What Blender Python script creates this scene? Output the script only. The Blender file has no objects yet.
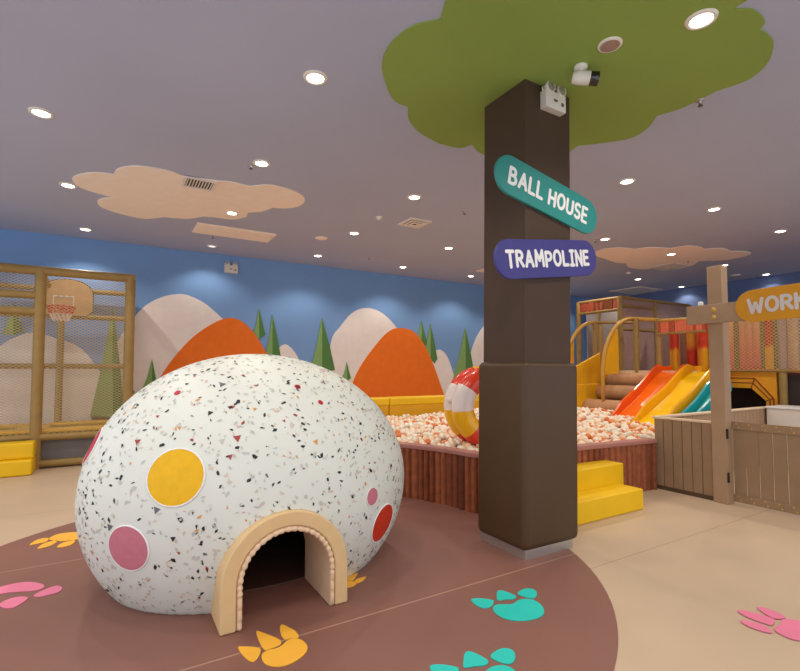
import bpy, math, random
import numpy as np
from mathutils import Vector, Matrix
PI = math.pi
rnd = random.Random(7)
scene = bpy.context.scene
COL = scene.collection
# ------------------------------------------------------------------ camera
F, CX, SH, H = 476.0, 400.0, 11.1, 1.5
CY = 335.5 + SH
YAW, PIT = math.radians(30.9), math.radians(2.7)
FW = Vector((math.sin(YAW)*math.cos(PIT), math.cos(YAW)*math.cos(PIT), math.sin(PIT)))
RT = Vector((math.cos(YAW), -math.sin(YAW), 0))
UP = RT.cross(FW)
CAM = Vector((0, 0, H))
cd = bpy.data.cameras.new('camera'); cam = bpy.data.objects.new('camera', cd); COL.objects.link(cam)
cam.matrix_world = Matrix(((RT.x, UP.x, -FW.x, 0), (RT.y, UP.y, -FW.y, 0), (RT.z, UP.z, -FW.z, H), (0, 0, 0, 1)))
cd.sensor_fit = 'HORIZONTAL'; cd.sensor_width = 36; cd.lens = F/800*36; cd.shift_y = SH/800
cd.clip_start = 0.05; cd.clip_end = 100
scene.camera = cam
def ray(x, y): return FW + RT*((x-CX)/F) + UP*((CY-y)/F)
def atz(x, y, z=0.0): r = ray(x, y); return CAM + r*((z-H)/r.z)
def aty(x, y, Y): r = ray(x, y); return CAM + r*(Y/r.y)
def atx(x, y, X): r = ray(x, y); return CAM + r*(X/r.x)
def proj(p):
    d = Vector(p)-CAM; z = d.dot(FW); return CX+F*d.dot(RT)/z, CY-F*d.dot(UP)/z, z
CEIL = 3.9; YW = 10.4; XW = 14.4; XL = -5.0; YB = -3.5
# ------------------------------------------------------------------ materials
def lin(c):
    return tuple(((v/255)/12.92 if v/255 <= .04045 else ((v/255+.055)/1.055)**2.4) for v in c) + (1,)
def mat(name, rgb, rough=.6, var=.06, scale=6, metal=0, bump=0, emit=0, spec=.4, coat=0):
    m = bpy.data.materials.new(name); m.use_nodes = True
    nt = m.node_tree; b = nt.nodes['Principled BSDF']
    b.inputs['Roughness'].default_value = rough; b.inputs['Metallic'].default_value = metal
    b.inputs['Specular IOR Level'].default_value = spec; b.inputs['Coat Weight'].default_value = coat
    tc = nt.nodes.new('ShaderNodeTexCoord'); n = nt.nodes.new('ShaderNodeTexNoise')
    n.inputs['Scale'].default_value = scale; n.inputs['Detail'].default_value = 3
    nt.links.new(tc.outputs['Object'], n.inputs['Vector'])
    r = nt.nodes.new('ShaderNodeValToRGB')
    c = lin(rgb)
    r.color_ramp.elements[0].position = .3; r.color_ramp.elements[1].position = .7
    r.color_ramp.elements[0].color = tuple(v*(1-var) for v in c[:3])+(1,)
    r.color_ramp.elements[1].color = tuple(min(1, v*(1+var)) for v in c[:3])+(1,)
    nt.links.new(n.outputs['Fac'], r.inputs['Fac']); nt.links.new(r.outputs['Color'], b.inputs['Base Color'])
    if emit:
        b.inputs['Emission Color'].default_value = c; b.inputs['Emission Strength'].default_value = emit
    if bump:
        bp = nt.nodes.new('ShaderNodeBump'); bp.inputs['Strength'].default_value = bump; bp.inputs['Distance'].default_value = .01
        n2 = nt.nodes.new('ShaderNodeTexNoise'); n2.inputs['Scale'].default_value = scale*8
        nt.links.new(tc.outputs['Object'], n2.inputs['Vector'])
        nt.links.new(n2.outputs['Fac'], bp.inputs['Height']); nt.links.new(bp.outputs['Normal'], b.inputs['Normal'])
    return m
def floor_mat(name, rgb, seam, rough, seamw=.006):
    m = mat(name, rgb, rough, .05, 1.3, spec=.35)
    nt = m.node_tree; b = nt.nodes['Principled BSDF']; ramp = b.inputs['Base Color'].links[0].from_node
    tc = nt.nodes.new('ShaderNodeTexCoord'); sp = nt.nodes.new('ShaderNodeSeparateXYZ')
    nt.links.new(tc.outputs['Object'], sp.inputs[0])
    def mt(op, a, v):
        n = nt.nodes.new('ShaderNodeMath'); n.operation = op
        if hasattr(a, 'links'): nt.links.new(a, n.inputs[0])
        else: n.inputs[0].default_value = a
        n.inputs[1].default_value = v; return n.outputs[0]
    v = mt('ADD', sp.outputs['Y'], -2.81+1.93*4+.965); v = mt('DIVIDE', v, 1.93); v = mt('FRACT', v, 0)
    v = mt('SUBTRACT', v, .5); v = mt('ABSOLUTE', v, 0); v = mt('LESS_THAN', v, seamw/1.93)
    mx = nt.nodes.new('ShaderNodeMixRGB'); nt.links.new(v, mx.inputs[0]); nt.links.new(ramp.outputs[0], mx.inputs[1])
    mx.inputs[2].default_value = lin(seam); nt.links.new(mx.outputs[0], b.inputs['Base Color'])
    return m
def grad_mat(name, stops, z0, z1, rough=.5, jag=.35):
    """vertical flame gradient between world heights z0..z1 (object coords)"""
    m = bpy.data.materials.new(name); m.use_nodes = True; nt = m.node_tree; b = nt.nodes['Principled BSDF']
    b.inputs['Roughness'].default_value = rough
    tc = nt.nodes.new('ShaderNodeTexCoord'); sp = nt.nodes.new('ShaderNodeSeparateXYZ'); nt.links.new(tc.outputs['Object'], sp.inputs[0])
    mr = nt.nodes.new('ShaderNodeMapRange'); mr.inputs[1].default_value = z0; mr.inputs[2].default_value = z1
    nt.links.new(sp.outputs['Z'], mr.inputs[0])
    n = nt.nodes.new('ShaderNodeTexNoise'); n.inputs['Scale'].default_value = 9; nt.links.new(tc.outputs['Object'], n.inputs['Vector'])
    a = nt.nodes.new('ShaderNodeMath'); a.operation = 'MULTIPLY_ADD'; nt.links.new(n.outputs['Fac'], a.inputs[0])
    a.inputs[1].default_value = jag; nt.links.new(mr.outputs[0], a.inputs[2])
    s = nt.nodes.new('ShaderNodeMath'); s.operation = 'SUBTRACT'; nt.links.new(a.outputs[0], s.inputs[0]); s.inputs[1].default_value = jag/2
    r = nt.nodes.new('ShaderNodeValToRGB'); nt.links.new(s.outputs[0], r.inputs[0])
    while len(r.color_ramp.elements) < len(stops): r.color_ramp.elements.new(.5)
    for e, (p, c) in zip(r.color_ramp.elements, stops): e.position = p; e.color = lin(c)
    nt.links.new(r.outputs[0], b.inputs['Base Color']); return m
M = dict(
    floor=floor_mat('floor_vinyl', (200, 176, 148), (178, 154, 126), .45),
    inlay=floor_mat('brown_vinyl', (138, 96, 84), (176, 134, 116), .45),
    ceil=mat('ceiling_paint', (178, 184, 208), .9, .03, .6),
    wall=mat('wall_blue', (122, 162, 214), .85, .05, .5),
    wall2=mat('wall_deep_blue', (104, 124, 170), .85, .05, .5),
    hillw=mat('hill_cream', (240, 232, 228), .8, .03), hillo=mat('hill_orange', (240, 118, 26), .75, .04),
    tree_l=mat('tree_light_green', (136, 170, 106), .8, .04), tree_d=mat('tree_dark_green', (84, 130, 70), .8, .04),
    canopy=mat('canopy_green', (140, 164, 78), .85, .06, .8), cloud=mat('cloud_peach', (255, 238, 222), .85, .03),
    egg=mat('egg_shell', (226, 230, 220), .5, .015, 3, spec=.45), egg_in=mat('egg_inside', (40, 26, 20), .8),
    chip_k=mat('chip_black', (38, 38, 40), .5), chip_g=mat('chip_grey', (198, 198, 190), .5), chip_b=mat('chip_beige', (216, 200, 178), .5),
    chip_dg=mat('chip_slate', (104, 106, 110), .5), chip_o=mat('chip_orange', (220, 158, 84), .5), chip_r=mat('chip_red', (168, 66, 54), .5),
    chip_red=mat('chip_crimson', (188, 34, 52), .5), chip_p=mat('chip_pink', (226, 178, 174), .5),
    dot_y=mat('dot_yellow', (238, 184, 10), .6, .05, 20), dot_p=mat('dot_pink', (204, 120, 136), .6, .05, 20),
    dot_r=mat('dot_red', (206, 54, 24), .6, .05, 20), white=mat('white_gloss', (242, 242, 238), .4, .02),
    arch=mat('arch_tan', (224, 190, 138), .55, .03, 10), ruffle=mat('ruffle_tan', (232, 200, 164), .6, .04, 12),
    trunk=mat('trunk_brown', (72, 53, 37), .6, .05, 3), pad=mat('pad_brown', (78, 56, 34), .45, .05, 3),
    steel=mat('brushed_steel', (190, 186, 180), .35, .05, 20, metal=.75),
    teal=mat('sign_teal', (44, 142, 136), .5, .04), purple=mat('sign_purple', (68, 64, 134), .5, .04),
    ochre=mat('sign_ochre', (214, 150, 26), .5, .04), letter=mat('letter_white', (240, 240, 238), .5, .01), letter_g=mat('letter_grey', (214, 208, 206), .5, .01),
    yellow=mat('yellow_vinyl', (240, 194, 16), .42, .04, 4), gold=mat('yellow_vinyl_deep', (232, 176, 28), .45, .05, 5),
    w1=mat('plank_red_brown', (156, 88, 54), .6, .22, 14), w2=mat('plank_brown', (132, 70, 40), .6, .22, 14), w3=mat('plank_dark', (108, 56, 34), .6, .22, 14),
    rim=mat('rim_mauve', (178, 122, 112), .55, .04), ballw=mat('ball_cream', (246, 236, 216), .35, .02), ballc=mat('ball_peach', (246, 206, 168), .35, .02),
    ballo=mat('ball_orange', (226, 128, 64), .35, .03), liner=mat('pit_liner', (150, 110, 84), .8),
    rr=mat('ring_red', (232, 62, 34), .25, .03, spec=.6), rw=mat('ring_white', (240, 226, 218), .25, .02, spec=.6), ry=mat('ring_yellow', (246, 184, 14), .25, .03, spec=.6),
    tube=mat('tube_tan', (158, 128, 72), .5, .08, 8), tube2=mat('tube_gold', (196, 150, 66), .4, .08, 8), net=mat('net_cord', (216, 190, 140), .8, .04),
    skirt=mat('skirt_grey', (110, 106, 104), .7, .06, 6), mat_k=mat('trampoline_black', (38, 36, 38), .8),
    board=mat('board_wood', (214, 172, 124), .5, .12, 5), black=mat('black_trim', (24, 22, 22), .5), hoop=mat('hoop_red', (204, 62, 56), .5), netw=mat('hoop_net', (236, 214, 206), .8),
    fence=mat('fence_tan', (156, 128, 98), .65, .08, 4, bump=.1), fence2=mat('fence_post_tan', (172, 142, 112), .65, .06, 4), fence3=mat('fence_rail_beige', (232, 208, 174), .6, .03),
    groove=mat('fence_groove', (92, 72, 54), .8), stud=mat('gold_stud', (214, 176, 84), .35, .05, metal=.4),
    box=mat('counter_white', (226, 218, 208), .5, .02), dark=mat('dark_fabric', (58, 46, 42), .85, .1, 12),
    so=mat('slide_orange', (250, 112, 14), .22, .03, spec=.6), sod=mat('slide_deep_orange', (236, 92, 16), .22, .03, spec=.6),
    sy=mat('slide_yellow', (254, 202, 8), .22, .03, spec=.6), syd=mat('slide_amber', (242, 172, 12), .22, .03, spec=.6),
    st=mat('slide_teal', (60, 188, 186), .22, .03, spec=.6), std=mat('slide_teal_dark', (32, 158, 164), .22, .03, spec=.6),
    roll=mat('roll_tan', (196, 150, 110), .8, .08, 20), fr=mat('fringe_red', (178, 84, 60), .7, .15, 20), fr2=mat('fringe_coral', (226, 116, 84), .7, .12, 20),
    greyp=mat('panel_grey', (176, 168, 166), .7, .05), mauve=mat('panel_mauve', (168, 138, 128), .8, .08, 10), plat=mat('platform_brown', (134, 88, 66), .7, .06),
    octo=mat('arch_orange', (238, 162, 34), .55, .05, 8), line=mat('arch_line', (130, 62, 22), .6),
    fix=mat('fixture_white', (232, 226, 216), .45, .03), lens=mat('lamp_glow', (255, 247, 230), .5, 0, emit=14), lens_off=mat('lamp_off', (236, 238, 240), .5, 0, emit=1.2),
    vent=mat('vent_slot', (92, 80, 70), .7), spk=mat('speaker_grille', (168, 138, 122), .7, .05, 30), camw=mat('camera_white', (226, 220, 210), .4), glass=mat('dark_glass', (16, 16, 20), .1, spec=.8),
    pteal=mat('paw_teal', (38, 200, 186), .6, .03), pyel=mat('paw_yellow', (248, 184, 62), .6, .03), ppink=mat('paw_pink', (232, 128, 158), .6, .03),
    post_p=grad_mat('column_peach', [(0, (236, 108, 106)), (.5, (240, 150, 110)), (1, (238, 186, 136))], 1.5, 2.6, jag=.2),
    post_g=mat('column_olive', (138, 130, 70), .7, .08), post_t=mat('column_tan', (196, 164, 126), .7, .05),
    flame=grad_mat('column_flame', [(0, (250, 190, 20)), (.42, (250, 180, 16)), (.52, (226, 70, 16)), (1, (200, 52, 20))], 1.5, 2.35, jag=.3),
    flame2=grad_mat('column_flame_down', [(0, (190, 46, 16)), (.4, (206, 56, 18)), (.6, (230, 150, 30)), (1, (190, 150, 40))], 1.5, 2.35, jag=.3),
    lilac=mat('panel_lilac', (188, 164, 168), .75, .04), tanp=mat('panel_tan', (206, 168, 136), .75, .04),
)
# ------------------------------------------------------------------ object helpers
def tag(o, label=None, cat=None, group=None, kind=None):
    if label: o['label'] = label
    if cat: o['category'] = cat
    if group: o['group'] = group
    if kind: o['kind'] = kind
    return o
def thing(name, loc, label, cat, group=None):
    o = bpy.data.objects.new(name, None); COL.objects.link(o); o.location = loc; o.empty_display_size = .1
    return tag(o, label, cat, group)
def root_loc(o):
    while o.parent: o = o.parent
    return Vector(o.location)
class MB:
    """collects polygons (world coordinates) for ONE mesh object"""
    def __init__(s): s.v = []; s.f = []; s.m = []
    def add(s, vs, fs, mi=0):
        k = len(s.v); s.v += [tuple(v) for v in vs]; s.f += [tuple(i+k for i in f) for f in fs]; s.m += [mi]*len(fs); return s
    def box(s, a, b, mi=0, R=None, c=None):
        x0, y0, z0 = a; x1, y1, z1 = b
        vs = [Vector(p) for p in ((x0,y0,z0),(x1,y0,z0),(x1,y1,z0),(x0,y1,z0),(x0,y0,z1),(x1,y0,z1),(x1,y1,z1),(x0,y1,z1))]
        if R is not None: vs = [R @ (v-Vector(c)) + Vector(c) for v in vs]
        return s.add(vs, [(0,3,2,1),(4,5,6,7),(0,1,5,4),(1,2,6,5),(2,3,7,6),(3,0,4,7)], mi)
    def prism(s, pts, d, mi=0, side=None):
        """flat polygon pts (3d) extruded by vector d"""
        n = len(pts); d = Vector(d); a = [Vector(p) for p in pts]; nrm = Vector()
        for i in range(n): nrm += a[i].cross(a[(i+1) % n])
        if nrm.dot(d) > 0: a.reverse()
        vs = a + [p+d for p in a]
        s.add(vs, [tuple(range(n)), tuple(range(2*n-1, n-1, -1))], mi)
        k = len(s.v)-2*n
        s.f += [(k+i, k+n+i, k+n+(i+1) % n, k+(i+1) % n) for i in range(n)]; s.m += [mi if side is None else side]*n
        return s
    def tube(s, path, r, n=10, mi=0, closed=False, cap=True):
        P = [Vector(p) for p in path]; N = len(P); rs = r if isinstance(r, (list, tuple)) else [r]*N
        ring = []; prev = None
        for i, p in enumerate(P):
            t = (P[(i+1) % N]-P[i-1]) if closed else (P[min(i+1, N-1)]-P[max(i-1, 0)])
            t.normalize()
            if prev is None:
                u = Vector((0, 0, 1)).cross(t)
                if u.length < .05: u = Vector((1, 0, 0)).cross(t)
            else: u = prev - t*prev.dot(t)
            u.normalize(); prev = u; w = t.cross(u)
            ring.append([p+(u*math.cos(a)+w*math.sin(a))*rs[i] for a in (2*PI*k/n for k in range(n))])
        vs = [v for q in ring for v in q]; fs = []
        for i in range(N if closed else N-1):
            j = (i+1) % N
            fs += [(i*n+k, i*n+(k+1) % n, j*n+(k+1) % n, j*n+k) for k in range(n)]
        if cap and not closed: fs += [tuple(range(n-1, -1, -1)), tuple((N-1)*n+k for k in range(n))]
        return s.add(vs, fs, mi)
    def lathe(s, c, prof, n=24, axis='z', mi=0, mis=None):
        """prof: (radius, height) pairs revolved about an axis through c"""
        c = Vector(c); ax = {'z': (Vector((1,0,0)), Vector((0,1,0)), Vector((0,0,1))), 'y': (Vector((1,0,0)), Vector((0,0,1)), Vector((0,-1,0))), 'x': (Vector((0,1,0)), Vector((0,0,1)), Vector((1,0,0)))}[axis] if isinstance(axis, str) else axis
        u, w, h = ax; vs = []; fs = []
        for r, z in prof:
            r = max(r, 1e-4); vs += [c+(u*math.cos(2*PI*k/n)+w*math.sin(2*PI*k/n))*r+h*z for k in range(n)]
        for i in range(len(prof)-1): fs += [(i*n+k, i*n+(k+1) % n, (i+1)*n+(k+1) % n, (i+1)*n+k) for k in range(n)]
        return s.add(vs, fs, mi)
    def ball(s, c, r, n=10, mi=0, sc=(1,1,1)):
        vs = []; fs = []
        for i in range(n+1):
            a = PI*i/n
            for k in range(n*2):
                b = PI*k/n; vs.append((c[0]+r*sc[0]*math.sin(a)*math.cos(b), c[1]+r*sc[1]*math.sin(a)*math.sin(b), c[2]-r*sc[2]*math.cos(a)))
        m = n*2
        for i in range(n): fs += [(i*m+k, i*m+(k+1) % m, (i+1)*m+(k+1) % m, (i+1)*m+k) for k in range(m)]
        return s.add(vs, fs, mi)
    def build(s, name, mats, parent=None, smooth=False, bevel=0, segs=2, auto=None):
        if not isinstance(mats, (list, tuple)): mats = [mats]
        me = bpy.data.meshes.new(name)
        if parent is not None: org = root_loc(parent)
        else:
            xs, ys, zs = zip(*s.v); org = Vector(((min(xs)+max(xs))/2, (min(ys)+max(ys))/2, min(zs)))
        me.from_pydata([tuple(Vector(v)-org) for v in s.v], [], s.f)
        for m in mats: me.materials.append(m)
        me.polygons.foreach_set('material_index', s.m)
        if smooth: me.polygons.foreach_set('use_smooth', [True]*len(s.f))
        me.validate(); me.update()
        o = bpy.data.objects.new(name, me); COL.objects.link(o)
        if parent is None: o.location = org
        else: o.parent = parent
        if bevel:
            b = o.modifiers.new('bevel', 'BEVEL'); b.width = bevel; b.segments = segs; b.limit_method = 'ANGLE'; b.angle_limit = math.radians(40)
            if segs > 1:
                me.polygons.foreach_set('use_smooth', [True]*len(me.polygons)); w = o.modifiers.new('wn', 'WEIGHTED_NORMAL'); w.keep_sharp = False
        if auto: me.set_sharp_from_angle(angle=math.radians(auto))
        return o
def struct(mb, name, m, **k): return tag(mb.build(name, m, **k), kind='structure')
def copy_tree(o, loc, label, name=None):
    c = o.copy(); COL.objects.link(c); c.location = loc; c['label'] = label
    for ch in list(o.children):
        d = ch.copy(); COL.objects.link(d); d.parent = c
        for g in list(ch.children):
            e = g.copy(); COL.objects.link(e); e.parent = d
    return c
def catmull(pts, closed=True, n=6):
    P = [Vector(p) for p in pts]; N = len(P); out = []
    for i in range(N if closed else N-1):
        if closed: a, b, c, d = P[i-1], P[i], P[(i+1) % N], P[(i+2) % N]
        else:
            b, c = P[i], P[i+1]; a = P[i-1] if i else b*2-c; d = P[i+2] if i+2 < N else c*2-b
        for k in range(n):
            t = k/n
            out.append(.5*((2*b)+(c-a)*t+(2*a-5*b+4*c-d)*t*t+(3*b-a-3*c+d)*t**3))
    if not closed: out.append(P[-1])
    return out
def lobes(L, f, n=6):
    """closed outline of scallops; every lobe is a list of points from cusp to cusp"""
    out = []
    for l in L: out += catmull([f(p) for p in l], False, n)[:-1]
    return out
# ------------------------------------------------------------------ setting
struct(MB().box((XL, YB, -.1), (XW, YW, 0)), 'floor', M['floor']).location.z = -.1
struct(MB().box((XL, YB, CEIL), (XW, YW, CEIL+.1)), 'ceiling', M['ceil'])
struct(MB().box((XL, YW, 0), (XW, YW+.1, CEIL)), 'wall_back', M['wall'])
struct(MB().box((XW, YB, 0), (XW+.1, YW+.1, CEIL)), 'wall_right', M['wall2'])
struct(MB().prism([(1.06+2.42*math.cos(a), 3.7+2.42*math.sin(a), .0005) for a in (2*PI*k/120 for k in range(120))], (0, 0, .003)), 'floor_inlay', M['inlay'])
# ------------------------------------------------------------------ ceiling panels
fc = lambda p: atz(p[0], p[1], CEIL-.012)
can = [[(440,20),(412,27),(390,45),(382,66),(388,90),(396,102),(408,107)], [(408,107),(409,120),(420,133),(440,144)], [(440,144),(459,148),(472,145)],
       [(472,145),(480,153),(500,160)], [(500,160),(530,168),(560,162)], [(560,162),(570,152),(578,146)], [(578,146),(600,143.5),(630,138.5),(648,128),(657,116)],
       [(657,116),(680,109),(700,99.5),(716,91.5)], [(716,91.5),(748,80),(767,64),(773.6,45),(768,35),(760,30)], [(760,30),(764.6,21),(752,10),(729.5,10.5)]]
out = lobes(can, fc)
tail = lobes([[(3.47,1.51,0),(3.42,1.2,0),(3.1,1.12,0),(2.85,1.3,0)], [(2.85,1.3,0),(2.45,1.2,0),(2.2,1.55,0),(2.25,1.85,0)], [(2.25,1.85,0),(1.95,1.95,0),(1.78,2.3,0),(1.86,2.58,0)]], lambda p: Vector((p[0], p[1], CEIL-.012)))
tag(MB().prism(out+tail[1:], (0, 0, .011)).build('canopy_panel', M['canopy']), 'large scalloped green tree canopy on the ceiling above the trunk column', 'ceiling decoration')
cv = lambda p: atz(p[0]/3.077+60, p[1]/3.077+150, CEIL-.012)
cl = [[(165,147),(120,135),(60,115),(38,88),(80,72),(130,72),(165,77)], [(165,77),(180,58),(230,50),(300,58),(350,70),(385,82),(480,95)], [(480,95),(530,100),(585,113)],
      [(585,113),(640,108),(700,120),(745,140),(752,160),(730,175),(690,180),(655,178)], [(655,178),(620,190),(578,193)], [(578,193),(570,207),(530,214),(480,208),(440,205)],
      [(440,205),(390,212),(320,207)], [(320,207),(260,212),(190,198),(130,178),(115,160),(130,150),(165,147)]]
tag(MB().prism(lobes(cl, cv), (0, 0, .011)).build('cloud_panel', M['cloud']), 'peach cloud shape on the ceiling at left, above the egg', 'ceiling decoration')
cw = lambda p: atz(p[0]/3.333+560, p[1]/3.333+220, CEIL-.012)
cr = [[(125,105),(150,97),(200,93),(250,98)], [(250,98),(300,92),(370,95)], [(370,95),(420,87),(465,90),(480,98)], [(480,98),(540,95),(570,105)],
      [(570,105),(610,105),(637,113),(600,125),(540,135),(465,137)], [(465,137),(440,152),(390,163),(330,160)], [(330,160),(280,165),(235,160),(220,148),(230,145)], [(230,145),(190,143),(150,130),(125,122),(110,112),(125,105)]]
tag(MB().prism(lobes(cr, cw), (0, 0, .011)).build('cloud_panel', M['cloud']), 'long peach cloud shape on the ceiling right of the trunk column', 'ceiling decoration')
# ------------------------------------------------------------------ downlights (a regular grid) with their lamps
ENERGY = 56
def lamp(x, y, e=1.0):
    l = bpy.data.lights.new('downlight_lamp', 'SPOT'); l.energy = ENERGY*e; l.color = (1, .90, .77); l.spot_size = math.radians(128); l.spot_blend = .55; l.shadow_soft_size = .03
    o = bpy.data.objects.new('downlight_lamp', l); COL.objects.link(o); o.location = (x, y, CEIL-.05)
GX = [-.62, 1.42, 3.5, 5.62, 7.72, 9.87, 12.0, 14.0]; GY = [1.64, 3.63, 5.5, 7.5, 9.5]
dl = [((1.36,3.63), 'bright round downlight in plain ceiling left of the green canopy'), ((3.38,1.64), 'bright round downlight set into the green canopy'),
 ((-.65,5.46), 'round downlight at far left of the ceiling, nearest above the left side'), ((1.41,5.5), 'round downlight beside a sprinkler, above the left peach cloud'),
 ((-.58,7.47), 'round downlight touching the left tip of the left peach cloud'), ((-.49,9.7), 'round downlight close to the back wall above the netted frame'),
 ((1.48,7.48), 'round downlight on the lower edge of the left peach cloud'), ((3.53,5.51), 'round downlight behind the square diffuser, largest between egg and column'),
 ((3.57,7.54), 'small downlight just left of the square diffuser, beyond a smoke detector'), ((3.63,9.45), 'small downlight near the back wall below the beige ceiling disc'),
 ((5.63,7.52), 'small downlight between square diffuser and trunk column'), ((5.76,9.49), 'small downlight near the back wall above the second orange hill'),
 ((7.83,9.52), 'small downlight near the back wall, nearest the left edge of the trunk column'), ((5.56,3.64), 'bright downlight just right of the teal sign, in plain ceiling'),
 ((7.66,3.62), 'downlight in plain ceiling above the right tip of the right cloud'), ((7.71,5.51), 'downlight between the teal sign end and the right cloud'),
 ((9.88,3.62), 'downlight at right above the yellow workshop sign'), ((12.0,3.62), 'downlight cut by the right edge of the photo'),
 ((11.92,7.55), 'downlight above the far play tower, below the right cloud'), ((9.87,5.51), 'downlight inside the right peach cloud'),
 ((14.1,5.5), 'small downlight near the right wall, above the yellow sign'), ((14.12,7.61), 'small downlight near the right wall, left of the gate post top'),
 ((11.99,9.9), 'small downlight beside the trunk column edge over the far tower'), ((12.01,5.5), 'downlight directly above the gate post top')]
def fixture(x, y, r=.085, lens='lens'):
    t = thing('downlight', (x, y, CEIL), '', 'ceiling light', 'recessed ceiling downlights')
    zc = CEIL - (.012 if ((x-3.38)**2+(y-1.64)**2 < .1 or abs(x-1.48) < .03 and abs(y-7.48) < .03 or abs(x-9.87) < .03 and abs(y-5.51) < .03) else 0)
    MB().lathe((x, y, zc), [(r*.8, -.006), (r*.86, -.014), (r*1.1, -.012), (r*1.18, 0)], 24).build('trim_ring', M['fix'], t, smooth=True)
    MB().lathe((x, y, zc), [(r*.82, -.007), (r*.5, -.012), (0, -.014)], 24).build('lens', M[lens], t, smooth=True)
    return t
for (x, y), lab in dl:
    fixture(x, y)['label'] = lab
    lamp(x, y, 1.0 if x < 13.5 else .3)
fixture(1.57, 9.77, .08, 'lens_off')['label'] = 'small dim ceiling lamp below the beige access panel, near the wall emergency light'
lamp(1.57, 9.85, .5)
for x, y in [(5.6,5.5),(-2.7,1.64),(-2.7,3.6),(-2.7,5.5),(-2.7,7.5),(-.6,3.63),(-.6,1.64),(1.4,1.64),(1.4,-.4),(3.5,-.4),(-.6,-.4),(5.6,1.64),(5.6,-.4),(7.7,1.64),(7.7,-.4),(9.9,1.64),(9.9,7.5),(7.7,7.5),(9.9,9.5)]: lamp(x, y, .95)
# ------------------------------------------------------------------ ceiling fittings
def louvre(name, x0, y0, x1, y1, n, label, along='x', zc=CEIL):
    t = thing(name, ((x0+x1)/2, (y0+y1)/2, zc), label, 'air vent')
    w = .035; b = MB()
    for a, c in (((x0,y0),(x1,y0+w)), ((x0,y1-w),(x1,y1)), ((x0,y0+w),(x0+w,y1-w)), ((x1-w,y0+w),(x1,y1-w))): b.box((a[0],a[1],zc-.016),(c[0],c[1],zc))
    b.build('frame', M['fix'], t)
    MB().box((x0+w,y0+w,zc-.004),(x1-w,y1-w,zc)).build('duct_opening', M['vent'], t)
    s = MB()
    for k in range(n):
        if along == 'y':
            xx = x0+w+(x1-x0-2*w)*(k+.5)/n; s.box((xx-.006,y0+w,zc-.014),(xx+.006,y1-w,zc-.005))
        else:
            yy = y0+w+(y1-y0-2*w)*(k+.5)/n; s.box((x0+w,yy-.006,zc-.014),(x1-w,yy+.006,zc-.005))
    s.build('slats', M['fix'], t)
louvre('ceiling_vent', .68, 6.32, 1.07, 6.68, 9, 'slatted air vent at the top edge of the left peach cloud', 'y', CEIL-.012)
t = thing('linear_diffuser', (1.76, 8.6, CEIL), 'long beige slotted panel on the ceiling in front of the back wall', 'air vent')
MB().box((1.1, 8.3, CEIL-.014), (2.42, 8.92, CEIL)).build('frame', M['cloud'], t)
for k in range(3): MB().box((1.14, 8.335+k*.19, CEIL-.02), (2.38, 8.505+k*.19, CEIL-.0141)).build('slot_blade', M['cloud'], t)
def diffuser(x, y, s, label):
    t = thing('square_diffuser', (x, y, CEIL), label, 'air vent')
    m = MB()
    for k in range(3):
        a = s*(1-k*.3); i = a-.045; z = CEIL-.018-.008*k
        for p, q in (((x-a,y-a),(x+a,y-i)), ((x-a,y+i),(x+a,y+a)), ((x-a,y-i),(x-i,y+i)), ((x+i,y-i),(x+a,y+i))): m.box((p[0],p[1],z-.006),(q[0],q[1],CEIL-.002 if k == 0 else z))
    m.build('louvre_frame', M['fix'], t)
    MB().box((x-s+.045,y-s+.045,CEIL-.004),(x+s-.045,y+s-.045,CEIL-.001)).build('duct_opening', M['vent'], t)
diffuser(4.15, 6.47, .2, 'square air diffuser in plain ceiling between egg and column')
diffuser(11.01, 6.23, .3, 'dark square air diffuser in the right peach cloud')
def access(x0, y0, x1, y1, label):
    t = thing('access_panel', ((x0+x1)/2, (y0+y1)/2, CEIL), label, 'ceiling panel')
    MB().box((x0,y0,CEIL-.012),(x1,y1,CEIL)).build('panel', M['cloud'], t)
    MB().box((x0+.06,y0+.06,CEIL-.016),(x1-.06,y1-.06,CEIL-.0121)).build('inner_leaf', M['fix'], t)
access(13.0, 8.2, 14.2, 9.2, 'beige rectangular ceiling panel above the far play tower')
access(7.5, 8.3, 8.9, 8.95, 'beige ceiling panel half hidden by left side of the trunk column')
def disc(name, x, y, r, label, cat, prof, m1, m2=None, zc=CEIL):
    t = thing(name, (x, y, zc), label, cat)
    MB().lathe((x, y, zc), [(a*r, -b) for a, b in prof], 28).build('housing', m1, t, smooth=True)
    if m2: MB().lathe((x, y, zc), [(.8*r, -prof[-1][1]+.001), (.0, -prof[-1][1]-.003)], 28).build('grille', m2, t, smooth=True)
    return t
disc('ceiling_speaker', 3.07, 2.12, .085, 'round ceiling speaker with brown grille in the green canopy', 'speaker', [(1.0,0),(1.0,.008),(.92,.014),(.8,.014)], M['fix'], M['spk'], CEIL-.012)
disc('smoke_detector', 3.52, 6.53, .055, 'small white smoke detector left of the square diffuser', 'smoke detector', [(1,0),(1,.012),(.9,.02),(.6,.024),(.58,.04),(0,.044)], M['fix'])
disc('smoke_detector', 10.9, 7.15, .06, 'small white smoke detector between right cloud and gate post', 'smoke detector', [(1,0),(1,.012),(.9,.02),(.6,.024),(.58,.04),(0,.044)], M['fix'])
disc('ceiling_disc', 3.19, 8.14, .11, 'flat beige disc on the ceiling left of the smoke detector', 'ceiling fitting', [(1,0),(1,.008),(.9,.014),(0,.016)], M['cloud'])
disc('ceiling_disc', 13.55, 5.95, .11, 'flat beige disc on the ceiling right of the gate post top', 'ceiling fitting', [(1,0),(1,.008),(.9,.014),(0,.016)], M['cloud'])
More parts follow.
